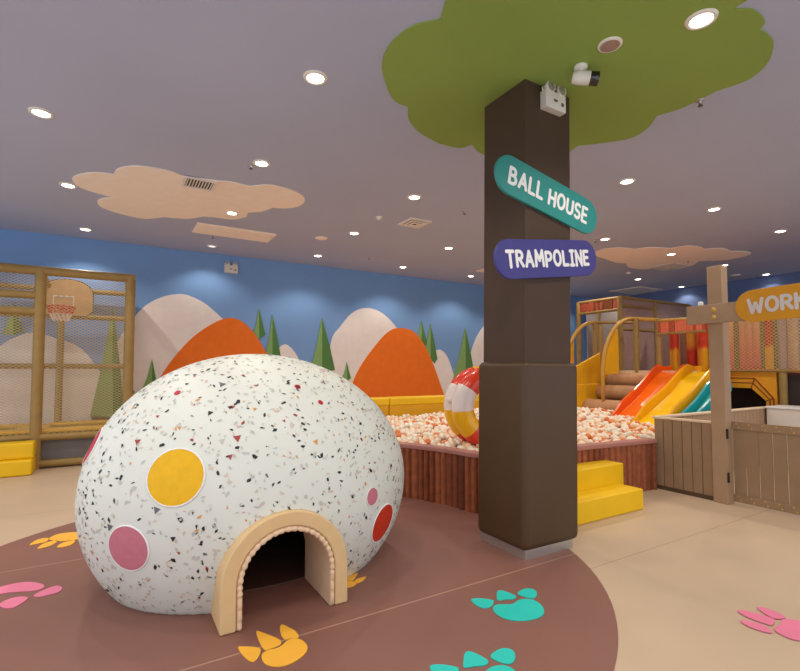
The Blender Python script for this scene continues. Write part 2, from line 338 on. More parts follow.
def sprinkler(px, py, label, zc=CEIL):
    p = atz(px, py, CEIL); t = thing('sprinkler', (p.x, p.y, zc), label, 'sprinkler')
    MB().lathe((p.x, p.y, zc), [(.035,0),(.034,-.006),(.012,-.008),(.012,-.035)], 14).build('escutcheon', M['steel'], t, smooth=True)
    m = MB().lathe((p.x, p.y, zc), [(.003,-.05),(.022,-.05),(.022,-.053),(.003,-.053)], 12)
    m.tube([(p.x-.01,p.y,zc-.034),(p.x-.014,p.y,zc-.045),(p.x,p.y,zc-.052)], .003, 5).tube([(p.x+.01,p.y,zc-.034),(p.x+.014,p.y,zc-.045),(p.x,p.y,zc-.052)], .003, 5)
    m.build('deflector', M['vent'], t)
for a in ((251,164.5,'sprinkler head beside the downlight above the left cloud'), (464.5,211,'sprinkler head near the left edge of the trunk column'), (369,257,'sprinkler head near the back wall left of the second orange hill'),
          (595.5,239.5,'sprinkler head just right of the purple sign'), (688,260.5,'sprinkler head inside the right peach cloud'), (757,275.5,'sprinkler head right of the gate post top'), (213,235.5,'sprinkler head at the near edge of the long slotted panel')): sprinkler(*a)
sprinkler(700, 99, 'sprinkler head at the right edge of the green canopy', CEIL-.012)
def emergency(cx, y, cz, w, h, label):
    t = thing('emergency_light', (cx, y, cz-h/2), label, 'emergency light')
    MB().box((cx-w/2, y-.07, cz-h/2), (cx+w/2, y, cz+h/2)).build('battery_box', M['camw'], t, bevel=.006)
    for s in (-1, 1):
        c = (cx+s*w*.27, y-.045, cz+h/2+.03)
        la = MB().lathe(c, [(0,-.03),(.034,-.028),(.045,.0),(.05,.03),(.047,.036),(.04,.034)], 20, 'y').build('lamp_head', M['camw'], t, smooth=True)
        MB().lathe(c, [(.04,.034),(.025,.038),(0,.04)], 20, 'y').build('lens', M['steel'], la, smooth=True)
        MB().tube([(c[0]+s*.045, y-.03, cz+h/2-.01), (c[0]+s*.056, y-.03, cz+h/2+.02), (c[0]+s*.03, y-.02, cz+h/2+.05)], .008, 6).build('bracket', M['fix'], t, smooth=True)
    MB().box((cx-.03, y-.072, cz-.01), (cx+.015, y-.0705, cz+.01)).box((cx+w*.25, y-.072, cz-.03), (cx+w*.25+.03, y-.0705, cz)).build('indicator', M['vent'], t)
emergency(3.135, 2.745, 3.755, .24, .15, 'white twin head emergency light on the trunk column')
emergency(2.05, 10.401, 3.60, .27, .16, 'twin head emergency light high on the blue back wall')
t = thing('security_camera', (3.10, 2.40, CEIL-.012), 'white bullet security camera under the green canopy', 'camera')
MB().lathe((3.10, 2.40, CEIL-.012), [(.05,0),(.05,-.02),(.03,-.028),(.018,-.03),(.018,-.07)], 20).build('mount', M['camw'], t, smooth=True)
bd = Vector((.5, -.42, -.1)).normalized(); bp0 = Vector((3.09, 2.415, CEIL-.1)); u = bd.cross(Vector((0,0,1))).normalized(); w = u.cross(bd)
MB().lathe(bp0, [(0,-.05),(.043,-.045),(.052,0),(.052,.12),(.046,.122)], 18, (u, w, bd)).build('body', M['camw'], t, smooth=True)
MB().lathe(bp0, [(.053,.085),(.054,.15),(.044,.152),(.0,.15)], 18, (u, w, bd)).build('lens_hood', M['glass'], t, smooth=True)
# ------------------------------------------------------------------ mural panels on the back wall
def wp(x, y, Y): p = aty(x, y, Y); return Vector((p.x, Y, p.z))
def hill(pts, Y, m, label, n=8):
    P = catmull([wp(x, y, Y) for x, y in pts], False, n)
    base = [Vector((P[-1].x, Y, max(0.0, min(.02, P[-1].z)))), Vector((P[0].x, Y, .02))]
    b = MB().prism(P+base, (0, YW-Y-.0005, 0)).build('hill_panel', m)
    tag(b, label, 'wall decoration', 'painted hills on the back wall')
hill([(-30,370),(0,346),(28,333),(55,338),(85,352),(118,400)], 10.385, M['hillw'], 'low cream hill behind the netted frame at left')
hill([(92,410),(112,352),(137,314),(157,299),(180,294),(197,299),(212,309),(230,328),(250,362),(268,400)], 10.385, M['hillw'], 'tall cream hill behind the first orange hill, above the egg')
hill([(156,384),(172,360),(192,338),(212,324),(228,318),(241,321),(254,333),(268,356),(276,376),(282,400)], 10.37, M['hillo'], 'orange hill rising behind the egg, left')
hill([(262,400),(272,362),(279,348),(286,344.5),(293,350),(299,360),(304,380)], 10.388, M['hillw'], 'small cream hill right of the two tall pines behind the egg')
hill([(326,395),(331,343),(340,327),(353,312.5),(367,308),(382,313),(396,327),(410,352),(424,392)], 10.385, M['hillw'], 'tall cream hill behind the second orange hill')
hill([(346,400),(358,371),(372,350),(388,332),(401,328),(414,332),(425,346),(434,366),(441,386),(447,402)], 10.37, M['hillo'], 'orange hill above the ball pit, right')
hill([(430,386),(431,362),(435,352),(441,350),(448,358),(454,376),(460,402)], 10.388, M['hillw'], 'small cream hill between second orange hill and inflatable ring')
hill([(466,372),(473,346),(481,330),(492,318),(510,310),(530,318),(546,345)], 10.385, M['hillw'], 'cream hill partly behind the trunk column')
def pine(tip, l, r, y1, label, Y=10.362, notch=False):
    b = MB(); T = wp(*tip, Y); L = wp(l, y1, Y); R = wp(r, y1-2, Y); C = wp(tip[0]+.3, y1+1, Y); d = (0, YW-Y-.0005, 0)
    q = wp(l+(tip[0]-l)*.55, (y1+tip[1])*.5+2, Y)
    b.prism([T, q, L, C], d, 0)
    rr = wp(tip[0]+(r-tip[0])*.62, (y1+tip[1])*.5+2, Y)
    if notch:
        n1 = wp(tip[0]+(r-tip[0])*.6, y1+2.5, Y); n2 = wp(tip[0]+(r-tip[0])*.35, y1, Y)
        b.prism([T, C, n2, n1, R, rr], d, 1)
    else: b.prism([T, C, R, rr], d, 1)
    tag(b.build('pine_panel', [M['tree_l'], M['tree_d']]), label, 'wall decoration', 'two-tone pines on the back wall')
pine((259,308.5), 252.5, 265.5, 337, 'two-tone green pine, left of the tall pair behind the egg', 10.376)
pine((272.3,314), 265, 281, 360, 'two-tone green pine, right of the tall pair behind the egg', 10.376, True)
pine((152,359), 141, 158, 392, 'small two-tone pine left of the first orange hill')
pine((322,318), 310, 335, 372, 'two-tone pine standing alone right of the egg top')
pine((347,362), 341, 351, 380, 'small dark pine at foot of second cream hill')
pine((421.5,320.5), 415.5, 427, 343.5, 'two-tone pine, left of the pair beside second orange hill', 10.376, True)
pine((430.5,323.5), 422, 437.5, 361, 'two-tone pine, right of the pair beside second orange hill', 10.376, True)
pine((465.5,328), 453, 475, 380, 'two-tone pine above the inflatable ring')
pine((13,302), 2, 23, 334, 'two-tone pine seen through the net at far left')
pine((112.5,306), 90, 124, 416, 'tall two-tone pine seen through the net beside right frame post')
pine((131,384), 127, 135, 394, 'dark pine foot just right of the netted frame')
# ------------------------------------------------------------------ the egg
EC = Vector((1.012, 3.851, .602)); EA, EB, ECz, EK = 1.216, .95, 1.017, -.044
def egg_pt(P, A, s=1.0):
    r = math.cos(P)*(1+EK*math.sin(P))
    return Vector((EC.x+EA*s*math.sin(P), EC.y+EB*s*r*math.cos(A), EC.z+ECz*s*r*math.sin(A)))
AX, AW, AZ = .93, .34, .245      # arch centre, half width of the cut, spring height
def in_cut(p): 
    if p.y > EC.y: return False
    dx = abs(p.x-AX)
    return dx < AW and (p.z < AZ or (dx*dx+(p.z-AZ)**2) < AW*AW)
def egg_mesh(s):
    b = MB(); nP, nA = 150, 220; idx = {}
    for i in range(nP+1):
        P = -PI/2+PI*i/nP
        for k in range(nA):
            v = egg_pt(P, 2*PI*k/nA, s); idx[i, k] = len(b.v); b.v.append((v.x, v.y, max(v.z, .001)))
    for i in range(nP):
        for k in range(nA):
            q = [idx[i,k], idx[i+1,k], idx[i+1,(k+1) % nA], idx[i,(k+1) % nA]]
            c = sum((Vector(b.v[j]) for j in q), Vector())/4
            if in_cut(c) or all(b.v[j][2] <= .0011 for j in q): continue
            b.f.append(tuple(q)); b.m.append(0)
    return b
egg = thing('egg_playhouse', (EC.x, EC.y, 0), 'giant white terrazzo egg playhouse with coloured dots and tan arched doorway', 'playhouse')
def egg_frame(P, A, s=1.0):
    p = egg_pt(P, A, s); e = 1e-3
    du = (egg_pt(P+e, A, s)-p).normalized(); dv = (egg_pt(P, A+e, s)-p).normalized(); n = du.cross(dv).normalized()
    if n.dot(p-EC) < 0: n = -n
    return p, du, dv, n
def snap(p, off):
    """pull a point near the shell onto the shell, lifted by off"""
    d = p-EC; S = max(-.999, min(.999, d.x/EA))
    for _ in range(4):
        k = 1/math.sqrt((d.x/EA)**2+((d.y/EB)**2+(d.z/ECz)**2)/(1+EK*S)**2); q = d*k; S = max(-.999, min(.999, q.x/EA))
    n = Vector((q.x/EA**2, q.y/EB**2, q.z/ECz**2)).normalized()
    return EC+q+n*off
def hit(px, py):
    r = ray(px, py); best = None
    lo = 1.0; t = 1.0
    while t < 6:
        p = CAM+r*t; d = p-EC; S = max(-1, min(1, d.x/EA)); f = (d.x/EA)**2+((d.y/EB)**2+(d.z/ECz)**2)/(1+EK*S)**2
        if f < 1: return p
        t += .002
    return None
DOTS = [('yellow', (175, 477), .163, 'dot_y'), ('pink', (127.5, 548.5), .133, 'dot_p'), ('small pink', (372, 496.5), .06, 'dot_p'), ('red', (383, 523), .14, 'dot_r')]
dots = [(hit(*c), r, m, l) for l, c, r, m in DOTS]
lp = hit(91.8, 446) or snap(Vector((-.2, 3.95, 1.0)), 0); dots.append((lp, .125, 'chip_red', 'crimson'))
b = egg_mesh(1.0)
cols = [M['egg']]+[M[k] for k in ('chip_k','chip_g','chip_b','chip_dg','chip_o','chip_r','chip_red','chip_p')]
rc = random.Random(11); placed = []
def chip(p, pts, mi):
    n = (snap(p, 1)-snap(p, 0)).normalized(); u = n.cross(Vector((0, 0, 1))).normalized(); w = n.cross(u)
    vs = [snap(p+u*x+w*y, .0022) for x, y in pts]
    if min(v.z for v in vs) < .02 or any(in_cut(v) for v in vs): return
    k = len(b.v); b.v += [tuple(v) for v in vs]
    f = list(range(k, k+len(vs)))
    if (vs[1]-vs[0]).cross(vs[2]-vs[0]).dot(n) < 0: f.reverse()
    b.f.append(tuple(f)); b.m.append(mi)
for _ in range(6400):
    P = math.asin(rc.uniform(-1, 1)); A = rc.uniform(0, 2*PI); p = egg_pt(P, A)
    if p.z < .03 or any((p-d[0]).length < d[1]+.035 for d in dots) or in_cut(p): continue
    q = rc.random()
    mi, s = (1, rc.uniform(.009, .021)) if q < .24 else (2, rc.uniform(.009, .021)) if q < .66 else (3, rc.uniform(.009, .02)) if q < .86 else (8, rc.uniform(.008, .015)) if q < .93 else (5, rc.uniform(.009, .019)) if q < .965 else (6, rc.uniform(.009, .018)) if q < .985 else (4, rc.uniform(.012, .02))
    n = rc.choice((3, 4, 4, 5)); a0 = rc.uniform(0, 2*PI); st = rc.uniform(.28, .7)
    pts = []
    for k in range(n):
        a = 2*PI*k/n+rc.uniform(-.35, .35); x, y = s*math.cos(a), s*st*math.sin(a); pts.append((x*math.cos(a0)-y*math.sin(a0), x*math.sin(a0)+y*math.cos(a0)))
    chip(p, pts, mi)
for (px, py), mi, s in [((237,438),6,.032),((138,441.5),6,.026),((222,384.5),4,.026),((110,527),4,.03),((156.5,510),4,.026),((233,407),6,.018),((230,456.5),6,.02),((316,442),5,.024),((86,496),1,.022),((210,413),1,.022),((173,538.5),1,.02),
                        ((147,550),6,.024),((180,428),5,.016),((222,441),2,.022),((255,409),5,.016),((284,421),6,.014),((158,416.5),6,.016),((92,552),5,.02),((197,531),5,.018),((133,408),5,.018)]:
    p = hit(px, py)
    if p: 
        a0 = rc.uniform(-.4, .4)+PI/2; chip(p, [(s*math.cos(a0+2*PI*k/3)*rc.uniform(.8, 1.15), s*math.sin(a0+2*PI*k/3)*rc.uniform(.8, 1.1)) for k in range(3)], mi)
for (px, py), mi, s in [((177.5,393),7,.022),((297.5,387),7,.022),((320.5,402.5),7,.02),((322,370.5),8,.026),((343,381),8,.024)]:
    p = hit(px, py)
    if p: chip(p, [(s*math.cos(2*PI*k/14), s*math.sin(2*PI*k/14)) for k in range(14)], mi)
shell = b.build('shell', cols, egg, smooth=True)
inn = egg_mesh(.965); inn.f = [tuple(reversed(f)) for f in inn.f]
inn.build('inner_lining', M['egg_in'], egg, smooth=True)
MB().prism([(EC.x+.9*math.cos(a), 3.98+.66*math.sin(a), .005) for a in (2*PI*k/48 for k in range(48))], (0, 0, .012)).build('inner_mat', mat('inside_mat', (92, 62, 50), .7), egg)
wpn = MB(); c = Vector((1.0, 4.6, .36)); wpn.lathe(c, [(0, .0), (.3, .0), (.3, -.02)], 30, 'y').build('inner_disc', mat('inside_disc', (120, 104, 84), .7), egg)
for p, r, m, l in dots:
    n = (snap(p, 1)-snap(p, 0)).normalized(); u = n.cross(Vector((0, 0, 1))).normalized(); w = n.cross(u)
    d = MB(); rings = [(1.0, .0055), (.7, .0058), (.4, .006), (.0, .006)]; N = 40
    for f, o in rings: d.v += [tuple(snap(p+(u*math.cos(2*PI*k/N)+w*math.sin(2*PI*k/N))*r*f, o)) for k in range(N)]
    for i in range(3): d.f += [(i*N+k, i*N+(k+1) % N, (i+1)*N+(k+1) % N, (i+1)*N+k) for k in range(N)]
    d.m = [0]*len(d.f)
    o = d.build('round_patch', M[m], egg, smooth=True); o['label'] = l+' round patch'
    e = MB(); prof = [(1.06, .0015), (1.05, .006), (1.02, .008), (.995, .0065)]
    for f, q in prof: e.v += [tuple(snap(p+(u*math.cos(2*PI*k/N)+w*math.sin(2*PI*k/N))*r*f, q)) for k in range(N)]
    for i in range(3): e.f += [(i*N+k, i*N+(k+1) % N, (i+1)*N+(k+1) % N, (i+1)*N+k) for k in range(N)]
    e.m = [0]*len(e.f); e.build('rim', M['white'], o, smooth=True)
def arch_path(hw, n=28):
    return [(AX-hw, 0.0)]+[(AX-hw*math.cos(PI*k/n), AZ+hw*math.sin(PI*k/n)) for k in range(n+1)]+[(AX+hw, 0.0)]
def arch_band(b, ho, hi, y0, y1, mi=0):
    o, i = arch_path(ho), arch_path(hi); n = len(o)
    for y in (y0, y1): b.v += [(x, y, max(z, .004)) for x, z in o]+[(x, y, max(z, .004)) for x, z in i]
    for k in range(n-1):
        b.f += [(k, n+k, n+k+1, k+1), (2*n+k, 2*n+k+1, 3*n+k+1, 3*n+k), (k, k+1, 2*n+k+1, 2*n+k), (n+k, 3*n+k, 3*n+k+1, n+k+1)]; b.m += [mi]*4
    b.f += [(0, 2*n, 3*n, n), (n-1, 2*n-1, 4*n-1, 3*n-1)]; b.m += [mi]*2
    return b
fr = arch_band(MB(), .392, .302, 2.86, 3.2).build('door_arch', M['arch'], egg, bevel=.012, segs=3)
ru = MB(); P = arch_path(.284, 120); rr = []; 
lin_b = arch_band(MB(), .301, .272, 2.872, 3.34).build('door_lining', M['ruffle'], egg, bevel=.006)
k0 = 0
for j in range(len(P)-1):
    (xa, za), (xb, zb) = P[j], P[j+1]; L = math.hypot(xb-xa, zb-za); ns = max(1, int(L/.006))
    for q in range(ns):
        t = q/ns; rr.append(((xa+(xb-xa)*t, za+(zb-za)*t)))
path = [(x, 2.868-.003*math.sin(i*.57), max(z, .02)) for i, (x, z) in enumerate(rr)]
ru.tube(path, [.015+.0032*math.sin(i*1.15)*(1 if path[i][2] > .2 else .15) for i in range(len(path))], 8)
ru.build('ruffle', M['ruffle'], lin_b, smooth=True)
# ------------------------------------------------------------------ trunk column
col = thing('tree_trunk_column', (3.06, 3.02, 0), 'square dark brown column dressed as a tree trunk with padded lower half', 'column')
MB().box((2.80, 2.765, 1.45), (3.345, 3.27, CEIL-.004)).build('upper_shaft', M['trunk'], col, bevel=.008)
MB().box((2.755, 2.725, .07), (3.405, 3.31, 1.56)).build('padded_wrap', M['pad'], col, bevel=.055, segs=4)
MB().box((2.79, 2.755, 0), (3.345, 3.28, .075)).build('steel_skirting', M['steel'], col, bevel=.004)
col.rotation_euler = (.0060, .0105, 0)   # the old pillar leans a touch
# ------------------------------------------------------------------ signs
def arc(cx, cy, rx, ry, a0, a1, n=12): return [(cx+rx*math.cos(math.radians(a0+(a1-a0)*k/n)), cy+ry*math.sin(math.radians(a0+(a1-a0)*k/n))) for k in range(n+1)]
GL = {
 'B': (.6, [[(0,0),(0,1)], [(0,1),(.22,1)]+arc(.24,.77,.24,.23,90,-90)+[(0,.54)], [(0,.54),(.26,.54)]+arc(.28,.27,.3,.27,90,-90)+[(0,0)]]),
 'A': (.66, [[(0,0),(.33,1),(.66,0)], [(.13,.33),(.53,.33)]]), 'L': (.48, [[(0,1),(0,0),(.48,0)]]),
 'H': (.58, [[(0,0),(0,1)], [(.58,0),(.58,1)], [(0,.5),(.58,.5)]]), 'O': (.68, [arc(.34,.5,.34,.5,90,450,24)]),
 'U': (.58, [[(0,1),(0,.3)]+arc(.29,.29,.29,.29,180,360)+[(.58,1)]]),
 'S': (.52, [arc(.27,.75,.25,.25,40,270)+arc(.25,.25,.26,.25,90,-140)]),
 'E': (.46, [[(.46,1),(0,1),(0,0),(.46,0)], [(0,.52),(.4,.52)]]), 'T': (.6, [[(0,1),(.6,1)], [(.3,1),(.3,0)]]),
 'R': (.56, [[(0,0),(0,1)], [(0,1),(.24,1)]+arc(.26,.74,.26,.26,90,-90)+[(0,.48)], [(.24,.48),(.56,0)]]),
 'M': (.74, [[(0,0),(.06,1),(.37,.35),(.68,1),(.74,0)]]), 'P': (.54, [[(0,0),(0,1)], [(0,1),(.24,1)]+arc(.26,.72,.28,.28,90,-90)+[(0,.44)]]),
 'I': (.34, [[(.17,0),(.17,1)], [(0,1),(.34,1)], [(0,0),(.34,0)]]), 'N': (.58, [[(0,0),(0,1),(.58,0),(.58,1)]]),
 'W': (.88, [[(0,1),(.2,0),(.44,.72),(.68,0),(.88,1)]]), 'K': (.56, [[(0,0),(0,1)], [(.54,1),(.02,.46)], [(.2,.6),(.56,0)]])}
def lettering(text, width, hgt, hw, space=.42, gap=.3, seed=1):
    """flat bold strokes centred on the origin -> list of 2d polygons"""
    r = random.Random(seed); x = 0; items = []
    for ch in text:
        if ch == ' ': x += space; continue
        w, st = GL[ch]; items.append((x, st, r.uniform(-.04, .04), r.uniform(.96, 1.05))); x += w+gap
    tot = x-gap; sx = width/tot; polys = []
    for x0, st, dy, sc in items:
        for s in st:
            P = [((x0+a-tot/2)*sx, (b*sc-.5+dy)*hgt) for a, b in s]
            for (xa, ya), (xb, yb) in zip(P, P[1:]):
                L = math.hypot(xb-xa, yb-ya)
                if L < 1e-6: continue
                nx, ny = -(yb-ya)/L*hw, (xb-xa)/L*hw
                polys.append([(xa+nx, ya+ny), (xa-nx, ya-ny), (xb-nx, yb-ny), (xb+nx, yb+ny)])
            for xa, ya in P: polys.append([(xa+hw*math.cos(2*PI*k/12), ya+hw*math.sin(2*PI*k/12)) for k in range(12)])
    return polys
def stadium(L, r, n=14): return [(L/2+r*math.cos(-PI/2+PI*k/n), r*math.sin(-PI/2+PI*k/n)) for k in range(n+1)]+[(-L/2+r*math.cos(PI/2+PI*k/n), r*math.sin(PI/2+PI*k/n)) for k in range(n+1)]
def sign(name, c, ux, uy, nrm, L, r, m, text, tw, th, hw, label, lm='letter', back=None, **k):
    c, ux, uy, nrm = Vector(c), Vector(ux), Vector(uy), Vector(nrm)
    t = thing(name, c-Vector((0, 0, r)), label, 'sign')
    MB().prism([c+ux*x+uy*y for x, y in stadium(L, r)], -nrm*.025).build('board', m, t, bevel=.003, segs=1)
    b = MB()
    for i, pl in enumerate(lettering(text, tw, th, hw, **k)):
        b.add([c+ux*x+uy*y+nrm*(.0015+.00001*(i % 40)) for x, y in pl], [tuple(range(len(pl)))])
    b.build('lettering', M[lm], t)
    for s in (-.3, .3):
        q = c+ux*s*L*.5-nrm*.025
        MB().prism([q+ux*x+uy*y for x, y in ((-.03,-.03),(.03,-.03),(.03,.03),(-.03,.03))], -nrm*(back or .012)).build('spacer', M['trunk'], t)
def plane_sign(pa, pb, Y):
    a, b = aty(*pa, Y), aty(*pb, Y); u = (b-a).normalized(); return (a+b)/2, u, Vector((-u.z, 0, u.x)), (b-a).length
SY = 2.722
c, u, w, L = plane_sign((511,175), (585.5,215.5), SY)
sign('direction_sign', c, u, w, (0,-1,0), L, .16, M['teal'], 'BALL HOUSE', .93, .122, .0145, 'teal tilted capsule sign reading BALL HOUSE on the trunk column')
c, u, w, L = plane_sign((510.5,259), (585,258), SY)
sign('direction_sign', c, u, w, (0,-1,0), L, .158, M['purple'], 'TRAMPOLINE', .97, .118, .0145, 'purple capsule sign reading TRAMPOLINE, below the teal one')
# ------------------------------------------------------------------ floor paw prints
def paw(shapes, f, m, label, off=(0, 0), flip=None, name='paw_print'):
    def w(p):
        q = atz(*f(p), 0); 
        if flip: q = flip(q)
        return Vector((q.x+off[0], q.y+off[1], .0045))
    pads = [[w(p) for p in s] for s in shapes]
    allp = [p for s in pads for p in s]; cx = sum(p.x for p in allp)/len(allp); cy = sum(p.y for p in allp)/len(allp)
    t = thing(name, (cx, cy, 0), label, 'floor decal', 'paw prints on the floor')
    for i, s in enumerate(pads):
        P = catmull(s, True, 4); b = MB().prism(P, (0, 0, .004))
        b.build('main_pad' if i == 0 else 'toe', m, t)
    return t
tealS = [[(292,355),(310,343),(345,342),(370,340),(395,325),(425,320),(455,325),(485,345),(497,368),(488,388),(455,402),(410,408),(365,405),(330,395),(300,375)],
  [(205,322),(240,318),(290,325),(295,335),(285,350),(255,357),(225,345)], [(307,305),(310,290),(325,286),(360,297),(385,310),(375,320),(345,322),(312,325)], [(390,298),(410,283),(435,278),(460,285),(468,302),(455,316),(420,312)]]
fT = lambda p: (420+p[0]/4, 520+p[1]/4)
paw(tealS, fT, M['pteal'], 'turquoise paw print in front of the trunk column')
d = atz(476, 661)-atz(506.5, 596.5)
paw(tealS, fT, M['pteal'], 'turquoise paw print cut by the bottom edge of the photo', (d.x, d.y))
fY = lambda p: (225+p[0]/8, 600+p[1]/8)
yelS = [[(292,470),(300,440),(340,415),(420,395),(460,370),(500,335),(550,318),(610,330),(650,365),(660,400),(640,440),(580,490),(500,530),(420,545),(350,535),(310,510)],
  [(105,390),(150,384),(240,388),(282,402),(280,440),(255,485),(225,505),(190,495),(140,450)], [(250,265),(275,262),(350,290),(430,325),(450,350),(430,375),(380,395),(330,412),(300,390),(265,320)], [(445,215),(465,208),(510,230),(560,258),(590,300),(575,315),(530,318),(485,325),(455,300),(440,250)]]
paw(yelS, fY, M['pyel'], 'yellow paw print in front of the egg doorway')
fP = lambda p: (720+p[0]/10, 590+p[1]/10)
paw([[(540,405),(570,375),(605,355),(615,312),(680,302),(760,315),(880,340),(960,420),(900,500),(800,515),(700,495),(600,450)], [(175,220),(230,215),(400,255),(520,295),(548,330),(515,365),(450,345),(330,305),(230,260)], [(370,180),(450,190),(560,230),(640,270),(650,295),(540,295),(470,260),(400,215)], [(205,325),(260,318),(380,345),(470,385),(520,440),(430,425),(300,380)]], fP, M['ppink'], 'pink paw print on the beige floor at right')
fL = lambda p: (p[0]/4, 500+p[1]/4)
paw([[(-60,398),(0,380),(60,372),(130,368),(170,358),(172,342),(120,332),(60,338),(0,352),(-60,366)], [(135,385),(180,362),(225,347),(248,355),(235,372),(190,385),(150,392)], [(0,418),(30,403),(70,392),(112,394),(95,412),(60,432),(30,438),(5,432)], [(-120,430),(-70,412),(-20,408),(-40,430),(-90,445)]], fL, M['ppink'], 'pink paw print on the brown floor at far left')
ylS = [[(195,160),(215,146),(240,138),(280,133),(320,132),(350,140),(340,152),(300,162),(240,168)], [(118,183),(150,162),(192,155),(185,170),(150,178)], [(150,198),(180,175),(230,165),(205,185)], [(228,193),(250,175),(300,165),(280,185)]]
paw(ylS, fL, M['pyel'], 'yellow paw print half hidden behind left side of the egg')
q0 = atz(370/8+225, 335/8+600); tgt = atz(354.5, 578.5); a = math.radians(-70)
def flp(q):
    dx, dy = q.x-q0.x, q.y-q0.y; return Vector((tgt.x-.02+.62*(dx*math.cos(a)-dy*math.sin(a)), tgt.y+.62*(dx*math.sin(a)+dy*math.cos(a)), 0))
paw(yelS, fY, M['pyel'], 'yellow paw print peeking out right of the egg doorway', flip=flp)
# ------------------------------------------------------------------ ball pit
PC = (1.06, 3.7); PR = 2.2
arcp = [(PC[0]+PR*math.cos(math.radians(d)), PC[1]+PR*math.sin(math.radians(d))) for d in range(4, 79, 3)]
front = [(5.86, 3.54), (4.6, 3.66), (3.6, 3.74)]
outline = front+[(3.33, 3.79)]+arcp[1:]+[(1.5, 6.6), (1.5, 7.86)]
def resample(P, s):
    out = []
    for (xa, ya), (xb, yb) in zip(P, P[1:]):
        n = max(1, round(math.hypot(xb-xa, yb-ya)/s)); out += [(xa+(xb-xa)*k/n, ya+(yb-ya)*k/n) for k in range(n)]
    return out+[P[-1]]
pit = thing('ball_pit', (4.0, 5.5, 0), 'ball pit with curved red brown log plank wall and mauve rim', 'ball pit')
PT = .60
b = MB(); R = resample(outline, .02); step = 0; i = 0
while i < len(R)-2:
    n = rnd.choice((4, 4, 5)); j = min(i+n, len(R)-1); (xa, ya), (xb, yb) = R[i], R[j]
    L = math.hypot(xb-xa, yb-ya); tx, ty = (xb-xa)/L, (yb-ya)/L; nx, ny = (ty, -tx)     # outward is left/right chosen below
    if (nx*(PC[0]-xa)+ny*(PC[1]-ya)) < 0: nx, ny = -nx, -ny
    if i < 140 and ny > 0: nx, ny = -nx, -ny
    bul = .022+rnd.random()*.016; mi = rnd.choice((0, 0, 0, 1, 1, 2)); prof = []
    for k in range(7):
        s = k/6; prof.append((xa+(xb-xa)*(.03+.94*s)+nx*bul*math.sin(PI*s)**.6, ya+(yb-ya)*(.03+.94*s)+ny*bul*math.sin(PI*s)**.6))
    prof += [(xb-nx*.05, yb-ny*.05), (xa-nx*.05, ya-ny*.05)]
    b.prism([(x, y, .0) for x, y in prof], (0, 0, PT-.03), mi); i = j
b.build('plank_wall', [M['w1'], M['w2'], M['w3']], pit)
b = MB(); S = resample(outline, .08); n = len(S); nn = []
for k in range(n):
    (xa, ya), (xb, yb) = S[max(k-1, 0)], S[min(k+1, n-1)]; L = math.hypot(xb-xa, yb-ya); nx, ny = (yb-ya)/L, -(xb-xa)/L
    # outward normal: outline runs right -> left along the front, so outward is to its left
    nn.append((-nx, -ny))
sg = -1 if nn[2][1] > 0 else 1
for k in range(n):
    x, y = S[k]; nx, ny = nn[k][0]*sg, nn[k][1]*sg
    b.v += [(x+nx*.03, y+ny*.03, PT-.03), (x+nx*.03, y+ny*.03, PT+.025), (x-nx*.1, y-ny*.1, PT+.025), (x-nx*.1, y-ny*.1, PT-.03)]
for k in range(n-1):
    o = k*4; b.f += [(o+j, o+(j+1) % 4, o+4+(j+1) % 4, o+4+j) for j in range(4)]; b.m += [0]*4
b.build('rim', M['rim'], pit, bevel=.012)
poly = [(p[0], p[1]) for p in outline]+[(8.9, 7.86), (8.9, 6.9), (8.0, 5.4), (8.0, 3.7), (5.86, 3.62)]
def hz(x, y):
    return .55+.012*max(0, y-4)+.10*math.exp(-((x-8.0)**2+(y-6.3)**2)/1.2)+.03*math.sin(x*1.7)*math.cos(y*1.3)
MB().prism([(x, y, .45) for x, y in poly], (0, 0, .02)).build('liner', M['liner'], pit)
def inside(x, y, P):
    r = False
    for k in range(len(P)):
        (xa, ya), (xb, yb) = P[k-1], P[k]
        if (ya > y) != (yb > y) and x < (xb-xa)*(y-ya)/(yb-ya)+xa: r = not r
    return r
BR = .044; pts = []
y = 3.6; row = 0
while y < 7.85:
    x = 1.5+(row % 2)*.042
    while x < 9.0:
        px, py = x+rnd.uniform(-.008, .008), y+rnd.uniform(-.008, .008)
        if inside(px, py, poly):
            # keep clear of the rim
            dmin = min((px-s[0])**2+(py-s[1])**2 for s in S[::2]) if (py < 4.2 or (px-PC[0])**2+(py-PC[1])**2 < 6.5 or px < 1.9) else 9
            if dmin > .019: pts.append((px, py, hz(px, py)+rnd.uniform(-.04, .04)))
        x += .0845
    y += .0735; row += 1
shown = []; rest = []
for p in pts:
    u_, v_, d_ = proj(p)
    ok = (388 < u_ < 482 and v_ > 404) or (576 < u_ < 658)
    if ok and u_ < 470 and proj(p)[0] < 404 and v_ > 442: ok = False
    (shown if ok else rest).append((d_, p))
shown.sort(); rest += shown[300:]; shown = shown[:300]
def ico(r):
    import bmesh
    bm = bmesh.new(); bmesh.ops.create_icosphere(bm, subdivisions=2, radius=r); vs = [tuple(v.co) for v in bm.verts]; fs = [tuple(v.index for v in f.verts) for f in bm.faces]; bm.free(); return vs, fs
iv, if_ = ico(BR); iv = np.array(iv); if_ = np.array(if_)
kinds = [('ballw', 'cream white plastic ball near the rim of the ball pit', 'cream plastic balls in the pit'), ('ballc', 'pale peach plastic ball near the rim of the ball pit', 'peach plastic balls in the pit'), ('ballo', 'orange plastic ball near the rim of the ball pit', 'orange plastic balls in the pit')]
protos = {}
